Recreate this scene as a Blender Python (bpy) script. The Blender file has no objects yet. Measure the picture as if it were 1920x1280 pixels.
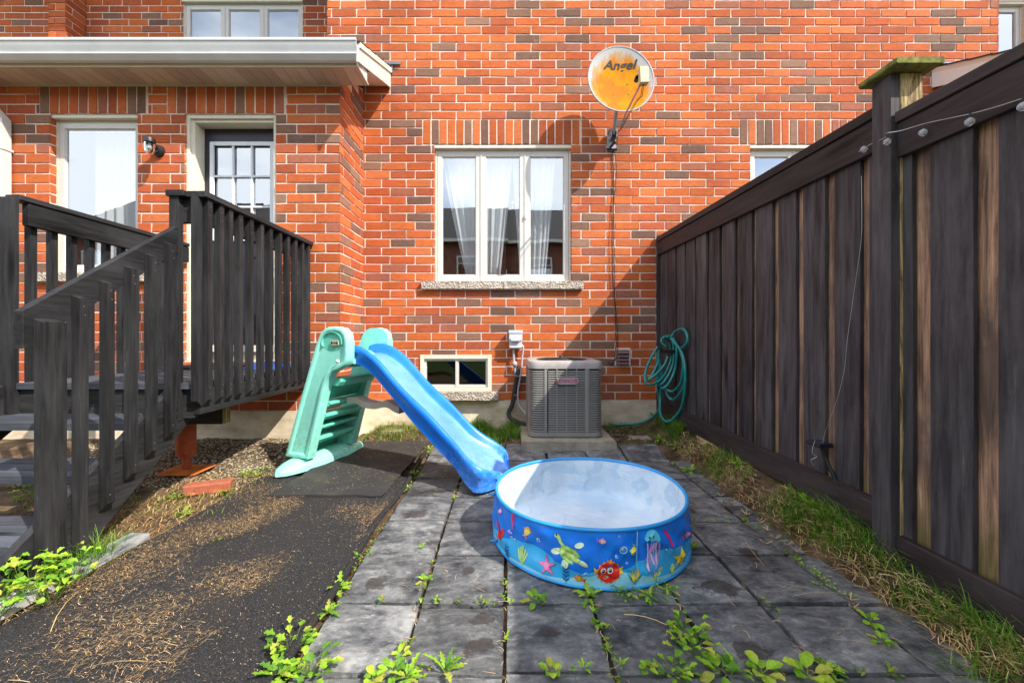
import bpy, math, random
from math import sin, cos, pi, radians, sqrt, atan2
from mathutils import Vector, noise
random.seed(7)
R = random.random
def U(a, b): return a + (b - a) * random.random()
S = bpy.context.scene
COL = S.collection

# ------------------------------------------------------------------ camera
cam_d = bpy.data.cameras.new('camera'); cam = bpy.data.objects.new('camera', cam_d); COL.objects.link(cam)
H = 1.03
cam.location = (0, 0, H); cam.rotation_euler = (radians(90), 0, 0)
cam_d.sensor_width = 36; cam_d.lens = 770 / 1920 * 36
cam_d.shift_x = 10 / 1920; cam_d.shift_y = -12 / 1920
cam_d.clip_start = 0.05; cam_d.clip_end = 500
S.camera = cam
# ------------------------------------------------------------------ sun, sky, exposure
SUN = Vector((1.40, -1.0, 1.72)).normalized()          # direction towards the sun
EL = math.asin(SUN.z); AZ = atan2(SUN.x, SUN.y)
sd = bpy.data.lights.new('sun', 'SUN'); sun = bpy.data.objects.new('sun', sd); COL.objects.link(sun)
sd.energy = 3.7; sd.angle = radians(0.5); sd.color = (1.0, 0.94, 0.85)
sun.rotation_euler = SUN.to_track_quat('Z', 'Y').to_euler(); sun.location = (6, -5, 9)
W = bpy.data.worlds.new('World'); S.world = W; W.use_nodes = True
wt = W.node_tree; wt.nodes.clear()
def wn(t, **k):
    n = wt.nodes.new(t)
    for a, b in k.items(): setattr(n, a, b)
    return n
sky = wn('ShaderNodeTexSky', sky_type='NISHITA', sun_disc=False, sun_elevation=EL, sun_rotation=AZ)
tc = wn('ShaderNodeTexCoord'); mp = wn('ShaderNodeMapping'); mp.inputs['Scale'].default_value = (1.2, 1.2, 2.6)
nz = wn('ShaderNodeTexNoise'); nz.inputs['Scale'].default_value = 1.7; nz.inputs['Detail'].default_value = 6
rp = wn('ShaderNodeValToRGB'); rp.color_ramp.elements[0].position = .36; rp.color_ramp.elements[1].position = .58
mx = wn('ShaderNodeMix', data_type='RGBA'); mx.inputs[7].default_value = (8.0, 8.4, 8.9, 1)
bg = wn('ShaderNodeBackground'); bg.inputs[1].default_value = 0.15
wo = wn('ShaderNodeOutputWorld')
L = wt.links.new
L(tc.outputs['Generated'], mp.inputs[0]); L(mp.outputs[0], nz.inputs['Vector']); L(nz.outputs[0], rp.inputs[0])
L(rp.outputs[0], mx.inputs[0]); L(sky.outputs[0], mx.inputs[6]); L(mx.outputs[2], bg.inputs[0]); L(bg.outputs[0], wo.inputs[0])
vs = S.view_settings; vs.view_transform = 'Standard'; vs.look = 'None'; vs.exposure = 1.0; vs.gamma = 1
S.cycles.max_bounces = 8; S.cycles.transparent_max_bounces = 12

# ------------------------------------------------------------------ node materials
class MT:
    def __init__(s, name, rough=.6, spec=.5, **k):
        s.m = bpy.data.materials.new(name); s.m.use_nodes = True; s.t = s.m.node_tree
        s.b = s.t.nodes['Principled BSDF']; s.b.inputs['Roughness'].default_value = rough
        s.b.inputs['Specular IOR Level'].default_value = spec
        for a, v in k.items(): s.b.inputs[a.replace('_', ' ')].default_value = v
    def n(s, t, **k):
        x = s.t.nodes.new(t)
        for a, b in k.items(): setattr(x, a, b)
        return x
    def l(s, a, b): s.t.links.new(a, b)
    def pos(s, sc=(1, 1, 1), src='pos'):
        if src == 'pos': g = s.n('ShaderNodeNewGeometry').outputs['Position']
        else: g = s.n('ShaderNodeTexCoord').outputs['Object']
        m = s.n('ShaderNodeMapping'); m.inputs['Scale'].default_value = sc; s.l(g, m.inputs[0]); return m.outputs[0]
    def noise(s, vec, scale=5, detail=4, rough=.6, dist=0):
        x = s.n('ShaderNodeTexNoise'); x.inputs['Scale'].default_value = scale; x.inputs['Detail'].default_value = detail
        x.inputs['Roughness'].default_value = rough; x.inputs['Distortion'].default_value = dist; s.l(vec, x.inputs['Vector']); return x.outputs[0]
    def ramp(s, f, stops):
        x = s.n('ShaderNodeValToRGB'); e = x.color_ramp.elements
        while len(e) < len(stops): e.new(.5)
        for q, (p, c) in zip(e, stops): q.position = p; q.color = (c, c, c, 1) if not hasattr(c, '__len__') else (*c, 1)
        s.l(f, x.inputs[0]); return x.outputs[0]
    def mix(s, f, a, b, mode='MIX'):
        x = s.n('ShaderNodeMix', data_type='RGBA', blend_type=mode)
        for i, v in ((0, f), (6, a), (7, b)):
            if hasattr(v, 'is_linked') or hasattr(v, 'links'): s.l(v, x.inputs[i])
            elif hasattr(v, '__len__'): x.inputs[i].default_value = (*v, 1)
            else: x.inputs[i].default_value = v if i == 0 else (v, v, v, 1)
        return x.outputs[2]
    def math(s, op, a, b=0.5):
        x = s.n('ShaderNodeMath', operation=op)
        for i, v in ((0, a), (1, b)):
            if isinstance(v, (int, float)): x.inputs[i].default_value = v
            else: s.l(v, x.inputs[i])
        return x.outputs[0]
    def col(s, c):
        if hasattr(c, 'links'): s.l(c, s.b.inputs['Base Color'])
        else: s.b.inputs['Base Color'].default_value = (*c, 1)
        return s
    def rgh(s, f): s.l(f, s.b.inputs['Roughness']); return s
    def bump(s, h, st=.3, d=.01):
        x = s.n('ShaderNodeBump'); x.inputs['Strength'].default_value = st; x.inputs['Distance'].default_value = d
        s.l(h, x.inputs['Height']); s.l(x.outputs[0], s.b.inputs['Normal']); return s
    def attr(s, name='Col'):
        x = s.n('ShaderNodeAttribute'); x.attribute_name = name; return x.outputs[0]
    def rnd(s): return s.n('ShaderNodeObjectInfo').outputs['Random']

def simple(name, c, rough=.5, bump=0, var=.12, sc=8, **k):
    m = MT(name, rough, **k); n = m.noise(m.pos(), sc, 5)
    m.col(m.mix(m.ramp(n, [(.3, 0), (.7, 1)]), tuple(x * (1 - var) for x in c), tuple(min(1, x * (1 + var)) for x in c)))
    if bump: m.bump(m.noise(m.pos(), sc * 12, 4), bump, .004)
    return m.m

m = MT('brick', .88, .25); n = m.noise(m.pos(), 60, 5, .7); n2 = m.noise(m.pos((1, 1, 3)), 22, 4)
c = m.mix(m.ramp(n2, [(.3, .72), (.72, 1.18)]), 0.0, m.attr()); c = m.mix(1.0, m.attr(), m.ramp(n2, [(.25, .80), (.75, 1.18)]), 'MULTIPLY')
c = m.mix(1.0, c, m.ramp(n, [(.28, .70), (.42, 1.0)]), 'MULTIPLY')
big = m.noise(m.pos(), 1.3, 4, .6)
c = m.mix(1.0, c, m.ramp(big, [(.3, .78), (.7, 1.14)]), 'MULTIPLY')
effl = m.ramp(m.noise(m.pos((1, 1, .5)), 3.1, 6, .75), [(.60, 0), (.78, .32)])
c = m.mix(effl, c, (.55, .36, .28))
m.col(c).bump(n, .55, .004); M_BRICK = m.m
m = MT('mortar', .95, .2); n = m.noise(m.pos(), 45, 5, .7)
m.col(m.mix(m.ramp(n, [(.3, 0), (.7, 1)]), (.66, .50, .42), (.86, .73, .64))).bump(n, .6, .004); M_MORTAR = m.m
m = MT('foundation_concrete', .9, .3); n = m.noise(m.pos((1, 1, 2)), 3.5, 6, .65); n2 = m.noise(m.pos(), 60, 4)
m.col(m.mix(m.ramp(n, [(.35, 0), (.65, 1)]), (.50, .40, .26), (.80, .71, .55))).bump(n2, .35, .006); M_CONC = m.m
m = MT('pad_concrete', .92, .3); n = m.noise(m.pos(), 9, 6, .7); n2 = m.noise(m.pos(), 90, 4)
m.col(m.mix(m.ramp(n, [(.35, 0), (.65, 1)]), (.23, .20, .15), (.42, .37, .29))).bump(n2, .4, .005); M_PAD = m.m
m = MT('rough_stone', .95, .2); n = m.noise(m.pos(), 40, 6, .75); v = m.n('ShaderNodeTexVoronoi'); v.inputs['Scale'].default_value = 55; m.l(m.pos(), v.inputs['Vector'])
m.col(m.mix(m.ramp(n, [(.36, 0), (.6, 1)]), (.24, .20, .15), (.62, .54, .46))).bump(m.math('ADD', n, v.outputs['Distance']), 1.0, .012); M_STONE = m.m
M_WHITE = simple('white_vinyl', (.62, .60, .56), .38, .05, .04, 6)
M_CREAM = simple('cream_aluminium', (.72, .67, .54), .45, .08, .06, 7)
M_SOFFIT = simple('soffit_metal', (.58, .47, .37), .5, .05, .05, 9)
m = MT('perforated_soffit', .5); v = m.n('ShaderNodeTexVoronoi'); v.inputs['Scale'].default_value = 110; v.inputs['Randomness'].default_value = 0; m.l(m.pos(), v.inputs['Vector'])
m.col(m.mix(m.ramp(v.outputs['Distance'], [(.22, 1), (.3, 0)]), (.56, .44, .34), (.12, .08, .06))); M_PERF = m.m
M_GUTTER = simple('gutter_metal', (.66, .67, .68), .3, .05, .07, 4)
M_SHINGLE = simple('asphalt_shingle', (.045, .038, .036), .95, .8, .4, 30)
M_FLASH = simple('grey_flashing', (.16, .19, .24), .45, .1, .2, 10)
M_DOOR = simple('navy_door_paint', (.022, .022, .035), .42, .05, .15, 8)
M_TRIMW = simple('door_lite_frame', (.74, .76, .82), .35, 0, .03, 8)
def wood(name, c0, c1, ax, rough=.62, bump=.5, fine=55, knots=True, wear=None, spec=.22):
    m = MT(name, rough, spec)
    sc = [1, 1, 1]; sc[ax] = .07
    off = m.n('ShaderNodeCombineXYZ'); rr = m.math('MULTIPLY', m.rnd(), 23.0); m.l(rr, off.inputs[0]); m.l(rr, off.inputs[1]); m.l(rr, off.inputs[2]); op_ = m.pos
    def pos2(scl):
        a_ = m.n('ShaderNodeVectorMath', operation='ADD'); m.l(op_(scl), a_.inputs[0]); m.l(off.outputs[0], a_.inputs[1]); return a_.outputs[0]
    m.pos = pos2
    p = m.pos(tuple(sc)); g = m.noise(p, fine, 5, .65, .3)
    p2 = m.pos(tuple(3 if i != ax else .5 for i in range(3))); k = m.noise(p2, 2.2, 4, .6, .6)
    f = m.math('ADD', m.math('MULTIPLY', g, .6), m.math('MULTIPLY', k, .45))
    c = m.mix(m.ramp(f, [(.38, 0), (.68, 1)]), c0, c1)
    c = m.mix(1.0, c, m.ramp(m.rnd(), [(0, .78), (1, 1.25)]), 'MULTIPLY')
    kp = m.pos(tuple(7 if i != ax else 1.1 for i in range(3))); v = m.n('ShaderNodeTexVoronoi'); v.inputs['Scale'].default_value = 1; m.l(kp, v.inputs['Vector'])
    kd = m.math('ADD', v.outputs['Distance'], m.math('MULTIPLY', g, .12)); c = m.mix(m.ramp(kd, [(.15, .9), (.20, .4), (.28, 0)]), c, tuple(x * .3 for x in c0))
    fade = m.ramp(m.noise(m.pos(tuple(2.5 if i != ax else .7 for i in range(3))), 1.6, 6, .7), [(.50, 0), (.68, .42)]); c = m.mix(fade, c, tuple(x * 1.7 for x in c1))
    if wear:
        w = m.ramp(m.noise(p, fine * .5, 6, .8), [(.66, 0), (.72, 1)]); c = m.mix(w, c, wear)
    m.col(c).bump(g, bump, .005); return m.m
DB0, DB1 = (.007, .007, .0075), (.036, .035, .037)
M_DKZ = wood('black_stained_wood_upright', DB0, DB1, 2, wear=(.12, .115, .11))
M_DKY = wood('black_stained_wood_sloping', DB0, DB1, 1, wear=(.11, .105, .10))
M_DKX = wood('black_stained_wood_level', DB0, DB1, 0, wear=(.11, .105, .10))
M_TREAD = wood('worn_grey_tread', (.030, .033, .042), (.085, .092, .11), 0, .6, .4, wear=(.20, .20, .20))
M_FZ = wood('charcoal_fence_board', (.016, .013, .014), (.080, .072, .076), 2, .6, .6, 40, wear=(.14, .12, .11))
M_FY = wood('charcoal_fence_rail', (.016, .012, .012), (.048, .037, .037), 1, .6, .5, 40, wear=(.13, .11, .10))
m = MT('bare_brown_board', .75, .3); p = m.pos((1, 1, .05)); g = m.noise(p, 60, 6, .7, .4); k = m.noise(m.pos((2, 2, .8)), 2.4, 5, .6)
c = m.mix(m.ramp(g, [(.34, 0), (.66, 1)]), (.085, .042, .025), (.46, .27, .17))
c = m.mix(m.ramp(k, [(.42, 0), (.62, .75)]), c, (.035, .028, .026)); c = m.mix(1.0, c, m.ramp(m.rnd(), [(0, .75), (1, 1.4)]), 'MULTIPLY')
sx = m.n('ShaderNodeSeparateXYZ'); m.l(m.pos(), sx.inputs[0]); low = m.ramp(m.math('ADD', sx.outputs[2], m.math('MULTIPLY', g, .3)), [(.36, .75), (.62, 0)])
c = m.mix(low, c, (.13, .11, .03)); m.col(c).bump(g, .6, .005); M_BROWN = m.m
m = MT('raw_post_wood', .8, .3); p = m.pos((1, 1, .1)); g = m.noise(p, 50, 6, .7, .8)
m.col(m.mix(m.ramp(g, [(.4, 0), (.62, 1)]), (.10, .055, .02), (.58, .43, .20))).bump(g, .8, .006); M_RAW = m.m
m = MT('mossy_wood', .9, .2); g = m.noise(m.pos(), 25, 6, .7)
m.col(m.mix(m.ramp(g, [(.35, 0), (.65, 1)]), (.07, .065, .025), (.24, .25, .06))).bump(g, .8, .006); M_MOSS = m.m
m = MT('weathered_plank', .85, .25); g = m.noise(m.pos((.3, .08, 1)), 45, 6, .7, .3); k = m.noise(m.pos(), 5, 4)
m.col(m.mix(m.ramp(m.math('ADD', m.math('MULTIPLY', g, .5), m.math('MULTIPLY', k, .5)), [(.4, 0), (.6, 1)]), (.10, .11, .13), (.46, .45, .43))).bump(g, .6, .004); M_PLANK = m.m
def plastic(name, c, rough=.32, sss=0):
    m = MT(name, rough, .5); n = m.noise(m.pos(), 5, 5, .6); n2 = m.noise(m.pos(), 190, 3)
    sx = m.n('ShaderNodeSeparateXYZ'); m.l(m.pos(), sx.inputs[0]); g_ = m.noise(m.pos(), 26, 6, .75)
    cc = m.mix(m.ramp(n, [(.35, 0), (.7, 1)]), tuple(x * .88 for x in c), tuple(min(1, x * 1.08) for x in c))
    cc = m.mix(m.math('MULTIPLY', m.ramp(g_, [(.45, 0), (.65, .5)]), m.ramp(sx.outputs[2], [(.06, 1), (.5, .12)])), cc, (.22, .17, .11)); m.col(cc)
    m.rgh(m.ramp(m.noise(m.pos(), 14, 6, .7), [(.3, rough * .8), (.7, rough * 1.7)])); m.bump(n2, .10, .002); return m.m
M_BLUE = plastic('blue_plastic', (.008, .16, .74), .25)
m = MT('blue_chute_plastic', .28, .5); n = m.noise(m.pos(), 4, 6, .7); n2 = m.noise(m.pos(), 150, 3); n3 = m.noise(m.pos(), 30, 6, .8)
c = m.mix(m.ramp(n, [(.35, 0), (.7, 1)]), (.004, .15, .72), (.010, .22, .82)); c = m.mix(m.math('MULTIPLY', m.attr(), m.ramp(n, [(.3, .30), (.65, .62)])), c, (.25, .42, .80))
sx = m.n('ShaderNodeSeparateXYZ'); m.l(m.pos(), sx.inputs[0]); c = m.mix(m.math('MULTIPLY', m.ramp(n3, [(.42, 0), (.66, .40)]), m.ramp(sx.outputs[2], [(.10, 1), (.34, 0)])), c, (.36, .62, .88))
m.col(c); m.rgh(m.ramp(n, [(.3, .22), (.7, .42)])); m.bump(n2, .08, .002); M_CHUTE = m.m
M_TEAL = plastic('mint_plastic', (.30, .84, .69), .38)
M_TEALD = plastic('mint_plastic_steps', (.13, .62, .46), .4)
M_TAUPE = plastic('taupe_plastic', (.55, .45, .38), .45)
m = MT('slate_paving', .62, .5); a = m.attr(); ps = m.n('ShaderNodeVectorMath', operation='ADD'); m.l(m.pos((1, 1.6, 1)), ps.inputs[0]); m.l(a, ps.inputs[1])
n1 = m.noise(ps.outputs[0], 5.5, 9, .72, .35); n2 = m.noise(ps.outputs[0], 26, 8, .75, .2); n3 = m.noise(ps.outputs[0], 120, 3, .6)
f = m.math('ADD', m.math('MULTIPLY', n1, .68), m.math('MULTIPLY', n2, .32))
c = m.mix(m.ramp(f, [(.38, 0), (.50, .40), (.62, 1)]), (.022, .025, .031), (.25, .25, .245))
c = m.mix(m.ramp(n2, [(.58, 0), (.72, .8)]), c, (.36, .345, .315))
sp = m.n('ShaderNodeSeparateColor'); m.l(a, sp.inputs[0]); c = m.mix(1.0, c, m.ramp(m.math('MULTIPLY', sp.outputs[2], .1), [(0, .74), (1, 1.30)]), 'MULTIPLY')
wob = m.noise(m.pos(), 14, 5, .65)
for (sx_, sy_, rx, ry) in ((-.52, 2.38, .09, .055), (-.45, 2.72, .08, .04), (.86, 1.68, .10, .07), (.98, 2.42, .15, .07), (-.17, 1.78, .035, .045), (-.085, 1.50, .06, .04), (-.10, 1.36, .05, .05), (1.35, 2.45, .08, .05), (-.36, 2.05, .05, .03), (.80, 1.35, .07, .05), (1.15, 1.95, .06, .05), (-.55, 1.70, .06, .05), (.55, 3.05, .13, .06), (.15, 1.42, .06, .035)):
    q = m.n('ShaderNodeMapping'); q.inputs['Location'].default_value = (-sx_ / rx, -sy_ / ry, 0); q.inputs['Scale'].default_value = (1 / rx, 1 / ry, 0)
    m.l(m.n('ShaderNodeNewGeometry').outputs['Position'], q.inputs[0]); ln = m.n('ShaderNodeVectorMath', operation='LENGTH'); m.l(q.outputs[0], ln.inputs[0])
    d = m.ramp(m.math('ADD', ln.outputs['Value'], m.math('MULTIPLY', wob, 1.0)), [(0, .8), (.62, .8), (.70, 0)])
    q2 = m.math('MULTIPLY', m.math('ADD', ln.outputs['Value'], m.math('SUBTRACT', m.math('MULTIPLY', wob, 2.6), .8)), .5)
    d = m.ramp(q2, [(0, .80), (.60, .76), (.70, 0)]); c = m.mix(d, c, (.030, .022, .018))
m.col(c); m.rgh(m.ramp(n1, [(.35, .5), (.65, .85)])); m.bump(m.math('ADD', n1, m.math('MULTIPLY', n2, .5)), 1.0, .012); M_SLATE = m.m
m = MT('rubber_mat', .85, .35); n1 = m.noise(m.pos(), 210, 4, .8); n2 = m.noise(m.pos((1, .5, 1)), 4, 6, .65)
c = m.mix(m.ramp(n1, [(.44, 0), (.58, .22), (.66, 1)]), (.008, .008, .009), (.14, .13, .13)); c = m.mix(m.ramp(n2, [(.52, 0), (.75, .40)]), c, (.075, .050, .030))
m.col(c).bump(n1, 1.0, .006); M_RUBBER = m.m
m = MT('ribbed_rubber', .8, .35); w = m.n('ShaderNodeTexWave'); w.inputs['Scale'].default_value = 32; w.inputs['Distortion'].default_value = .6; m.l(m.pos(), w.inputs['Vector']); n2 = m.noise(m.pos(), 5, 6, .65); n3 = m.noise(m.pos(), 120, 3)
c = m.mix(m.ramp(w.outputs['Fac'], [(.2, 0), (.8, 1)]), (.011, .011, .013), (.055, .050, .050)); c = m.mix(m.ramp(n2, [(.45, 0), (.7, .5)]), c, (.09, .075, .06))
m.col(c).bump(m.math('ADD', w.outputs['Fac'], n3), .8, .003); M_RIB = m.m
m = MT('soil', .95, .2); n1 = m.noise(m.pos(), 6, 7, .7); n2 = m.noise(m.pos(), 70, 5, .7); n0 = m.noise(m.pos(), .5, 3)
c = m.mix(m.ramp(n1, [(.38, 0), (.62, 1)]), (.060, .038, .022), (.20, .14, .08)); sx = m.n('ShaderNodeSeparateXYZ'); m.l(m.pos(), sx.inputs[0])
gr = m.mix(m.ramp(n2, [(.35, 0), (.65, 1)]), (.03, .06, .012), (.10, .16, .03))
far = m.math('MULTIPLY', m.math('LESS_THAN', sx.outputs[1], -1.5), 1.0)
c = m.mix(far, c, gr); m.col(c).bump(m.math('ADD', n1, n2), 1.0, .02); M_SOIL = m.m
m = MT('vertex_tinted', .75, .25); m.col(m.attr()); M_VC = m.m
m = MT('gravel_stone', .9, .2); n1 = m.noise(m.pos(), 80, 3); m.col(m.mix(1.0, m.attr(), m.ramp(n1, [(.3, .75), (.7, 1.2)]), 'MULTIPLY')); M_GRAVEL = m.m
def leafm(name, tr=.45):
    m = MT(name, .5, .35); a = m.attr(); m.col(a)
    t = m.n('ShaderNodeBsdfTranslucent'); m.l(m.mix(1.0, a, (1.1, 1.25, .5), 'MULTIPLY'), t.inputs[0])
    x = m.n('ShaderNodeMixShader'); x.inputs[0].default_value = tr; o = m.t.nodes['Material Output']
    m.l(m.b.outputs[0], x.inputs[1]); m.l(t.outputs[0], x.inputs[2]); m.l(x.outputs[0], o.inputs[0]); return m.m
M_LEAF = leafm('leaf', .40); M_GRASS = leafm('grass_blade', .35)
def glassm(name, refl, tint=(.9, .95, 1)):
    m = MT(name); g = m.n('ShaderNodeBsdfGlossy'); g.inputs['Roughness'].default_value = .012; g.inputs[0].default_value = (.92, .96, 1, 1)
    t = m.n('ShaderNodeBsdfTransparent'); t.inputs[0].default_value = (*tint, 1); x = m.n('ShaderNodeMixShader')
    fr = m.n('ShaderNodeLayerWeight'); fr.inputs[0].default_value = .5
    m.l(m.math('ADD', m.math('MULTIPLY', m.math('POWER', fr.outputs['Facing'], 3.0), .5), refl), x.inputs[0]); m.l(t.outputs[0], x.inputs[1]); m.l(g.outputs[0], x.inputs[2])
    bp = m.n('ShaderNodeBump'); bp.inputs['Strength'].default_value = .05; bp.inputs['Distance'].default_value = .02; m.l(m.noise(m.pos(), 1.6, 2), bp.inputs['Height']); m.l(bp.outputs[0], g.inputs['Normal'])
    m.l(x.outputs[0], m.t.nodes['Material Output'].inputs[0]); return m.m
M_GLASS = glassm('window_glass', .36)
M_GLASS2 = glassm('dusty_basement_glass', .07)
M_GLOBE = simple('clear_globe', (.75, .77, .80), .10, 0, .2, 60, Transmission_Weight=.7)
m = MT('lamp_glass', .04, .5, Transmission_Weight=1.0, IOR=1.3); M_LGLASS = m.m
M_SILVER = simple('anodised_metal', (.52, .53, .55), .35, .05, .1, 10, Metallic=.6)
M_ACM = simple('grey_painted_steel', (.26, .245, .225), .42, .06, .1, 5)
M_ACT = simple('grey_steel_cover', (.36, .33, .31), .45, .06, .15, 8)
M_SCREW = simple('dull_screw', (.10, .10, .10), .5, 0, .2, 10)
M_BLACK = simple('black_metal', (.012, .012, .012), .45, .05, .2, 10)
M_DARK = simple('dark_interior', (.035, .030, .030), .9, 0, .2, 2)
M_CABLE = simple('black_cable', (.014, .010, .010), .5, 0, .2, 10)
M_PIPE = simple('foam_pipe_insulation', (.035, .035, .036), .9, .3, .3, 20)
M_CONDUIT = simple('grey_conduit', (.42, .40, .42), .5, 0, .1, 10)
M_BOXG = simple('grey_enamel_box', (.58, .60, .63), .4, .05, .05, 8)
M_MAROON = simple('faded_vent_plastic', (.16, .085, .09), .5, .05, .1, 10)
M_HOSE = simple('teal_rubber_hose', (.008, .20, .19), .28, 0, .25, 12)
m = MT('rusty_red_steel', .7, .4); n = m.noise(m.pos(), 28, 6, .7); m.col(m.mix(m.ramp(n, [(.4, 0), (.65, 1)]), (.42, .085, .035), (.24, .06, .025))).bump(n, .3, .004); M_RUST = m.m
m = MT('rust_plate', .8, .3); n = m.noise(m.pos(), 14, 6, .7); m.col(m.mix(m.ramp(n, [(.4, 0), (.65, 1)]), (.60, .16, .02), (.28, .07, .02))).bump(n, .3, .004); M_RUSTP = m.m
m = MT('clay_brick', .85, .25); n = m.noise(m.pos(), 30, 6, .7); m.col(m.mix(m.ramp(n, [(.4, 0), (.62, 1)]), (.42, .125, .065), (.27, .09, .055))).bump(n, .5, .005); M_CLAY = m.m
M_SHEER = None
m = MT('sheer_fabric', .9, .1); t = m.n('ShaderNodeBsdfTransparent'); x = m.n('ShaderNodeMixShader'); x.inputs[0].default_value = .85; m.col((.92, .91, .88))
m.b.inputs['Emission Strength'].default_value = 0
m.l(t.outputs[0], x.inputs[1]); m.l(m.b.outputs[0], x.inputs[2]); m.l(x.outputs[0], m.t.nodes['Material Output'].inputs[0]); M_SHEER = m.m
def emis(name, c, s):
    m = MT(name); m.b.inputs['Emission Color'].default_value = (*c, 1); m.b.inputs['Emission Strength'].default_value = s; m.col((0, 0, 0)); return m.m
M_BULBLIT = emis('lit_bulb', (1, .50, .15), 1.6)
# satellite dish: pale rim, orange rust spreading over the face (shape of its own)
m = MT('rusty_dish_paint', .75, .08); p = m.pos((1, 1, 1), 'obj'); ln = m.n('ShaderNodeVectorMath', operation='LENGTH'); q = m.n('ShaderNodeMapping')
q.inputs['Scale'].default_value = (3.15, 0, 2.9); q.inputs['Location'].default_value = (0, 0, .20); m.l(m.n('ShaderNodeTexCoord').outputs['Object'], q.inputs[0]); m.l(q.outputs[0], ln.inputs[0])
n1 = m.noise(m.pos((1, 1, .35), 'obj'), 12, 6, .7); r_ = m.math('ADD', ln.outputs['Value'], m.math('MULTIPLY', m.math('SUBTRACT', n1, .5), .9))
n2 = m.noise(m.pos((1, 1, 1), 'obj'), 5, 3)
rust = m.mix(m.ramp(n2, [(.42, 0), (.58, 1)]), (.47, .205, .004), (.48, .145, .012))
m.col(m.mix(m.ramp(r_, [(.76, 0), (.95, .5), (1.14, 1)]), rust, (.40, .40, .39))); M_DISH = m.m
M_DISHB = simple('grey_dish_back', (.36, .37, .42), .5, 0, .1, 10)
M_LNB = simple('yellowed_plastic', (.50, .46, .27), .5, 0, .06, 10)
M_TXT = simple('faded_black_print', (.018, .018, .018), .8, 0, .3, 60)
M_RED = simple('crimson_print', (.55, .01, .08), .4, 0, .1, 10)
def flat(name, c, rough=.4): return simple(name, c, rough, 0, .05, 15)

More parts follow.
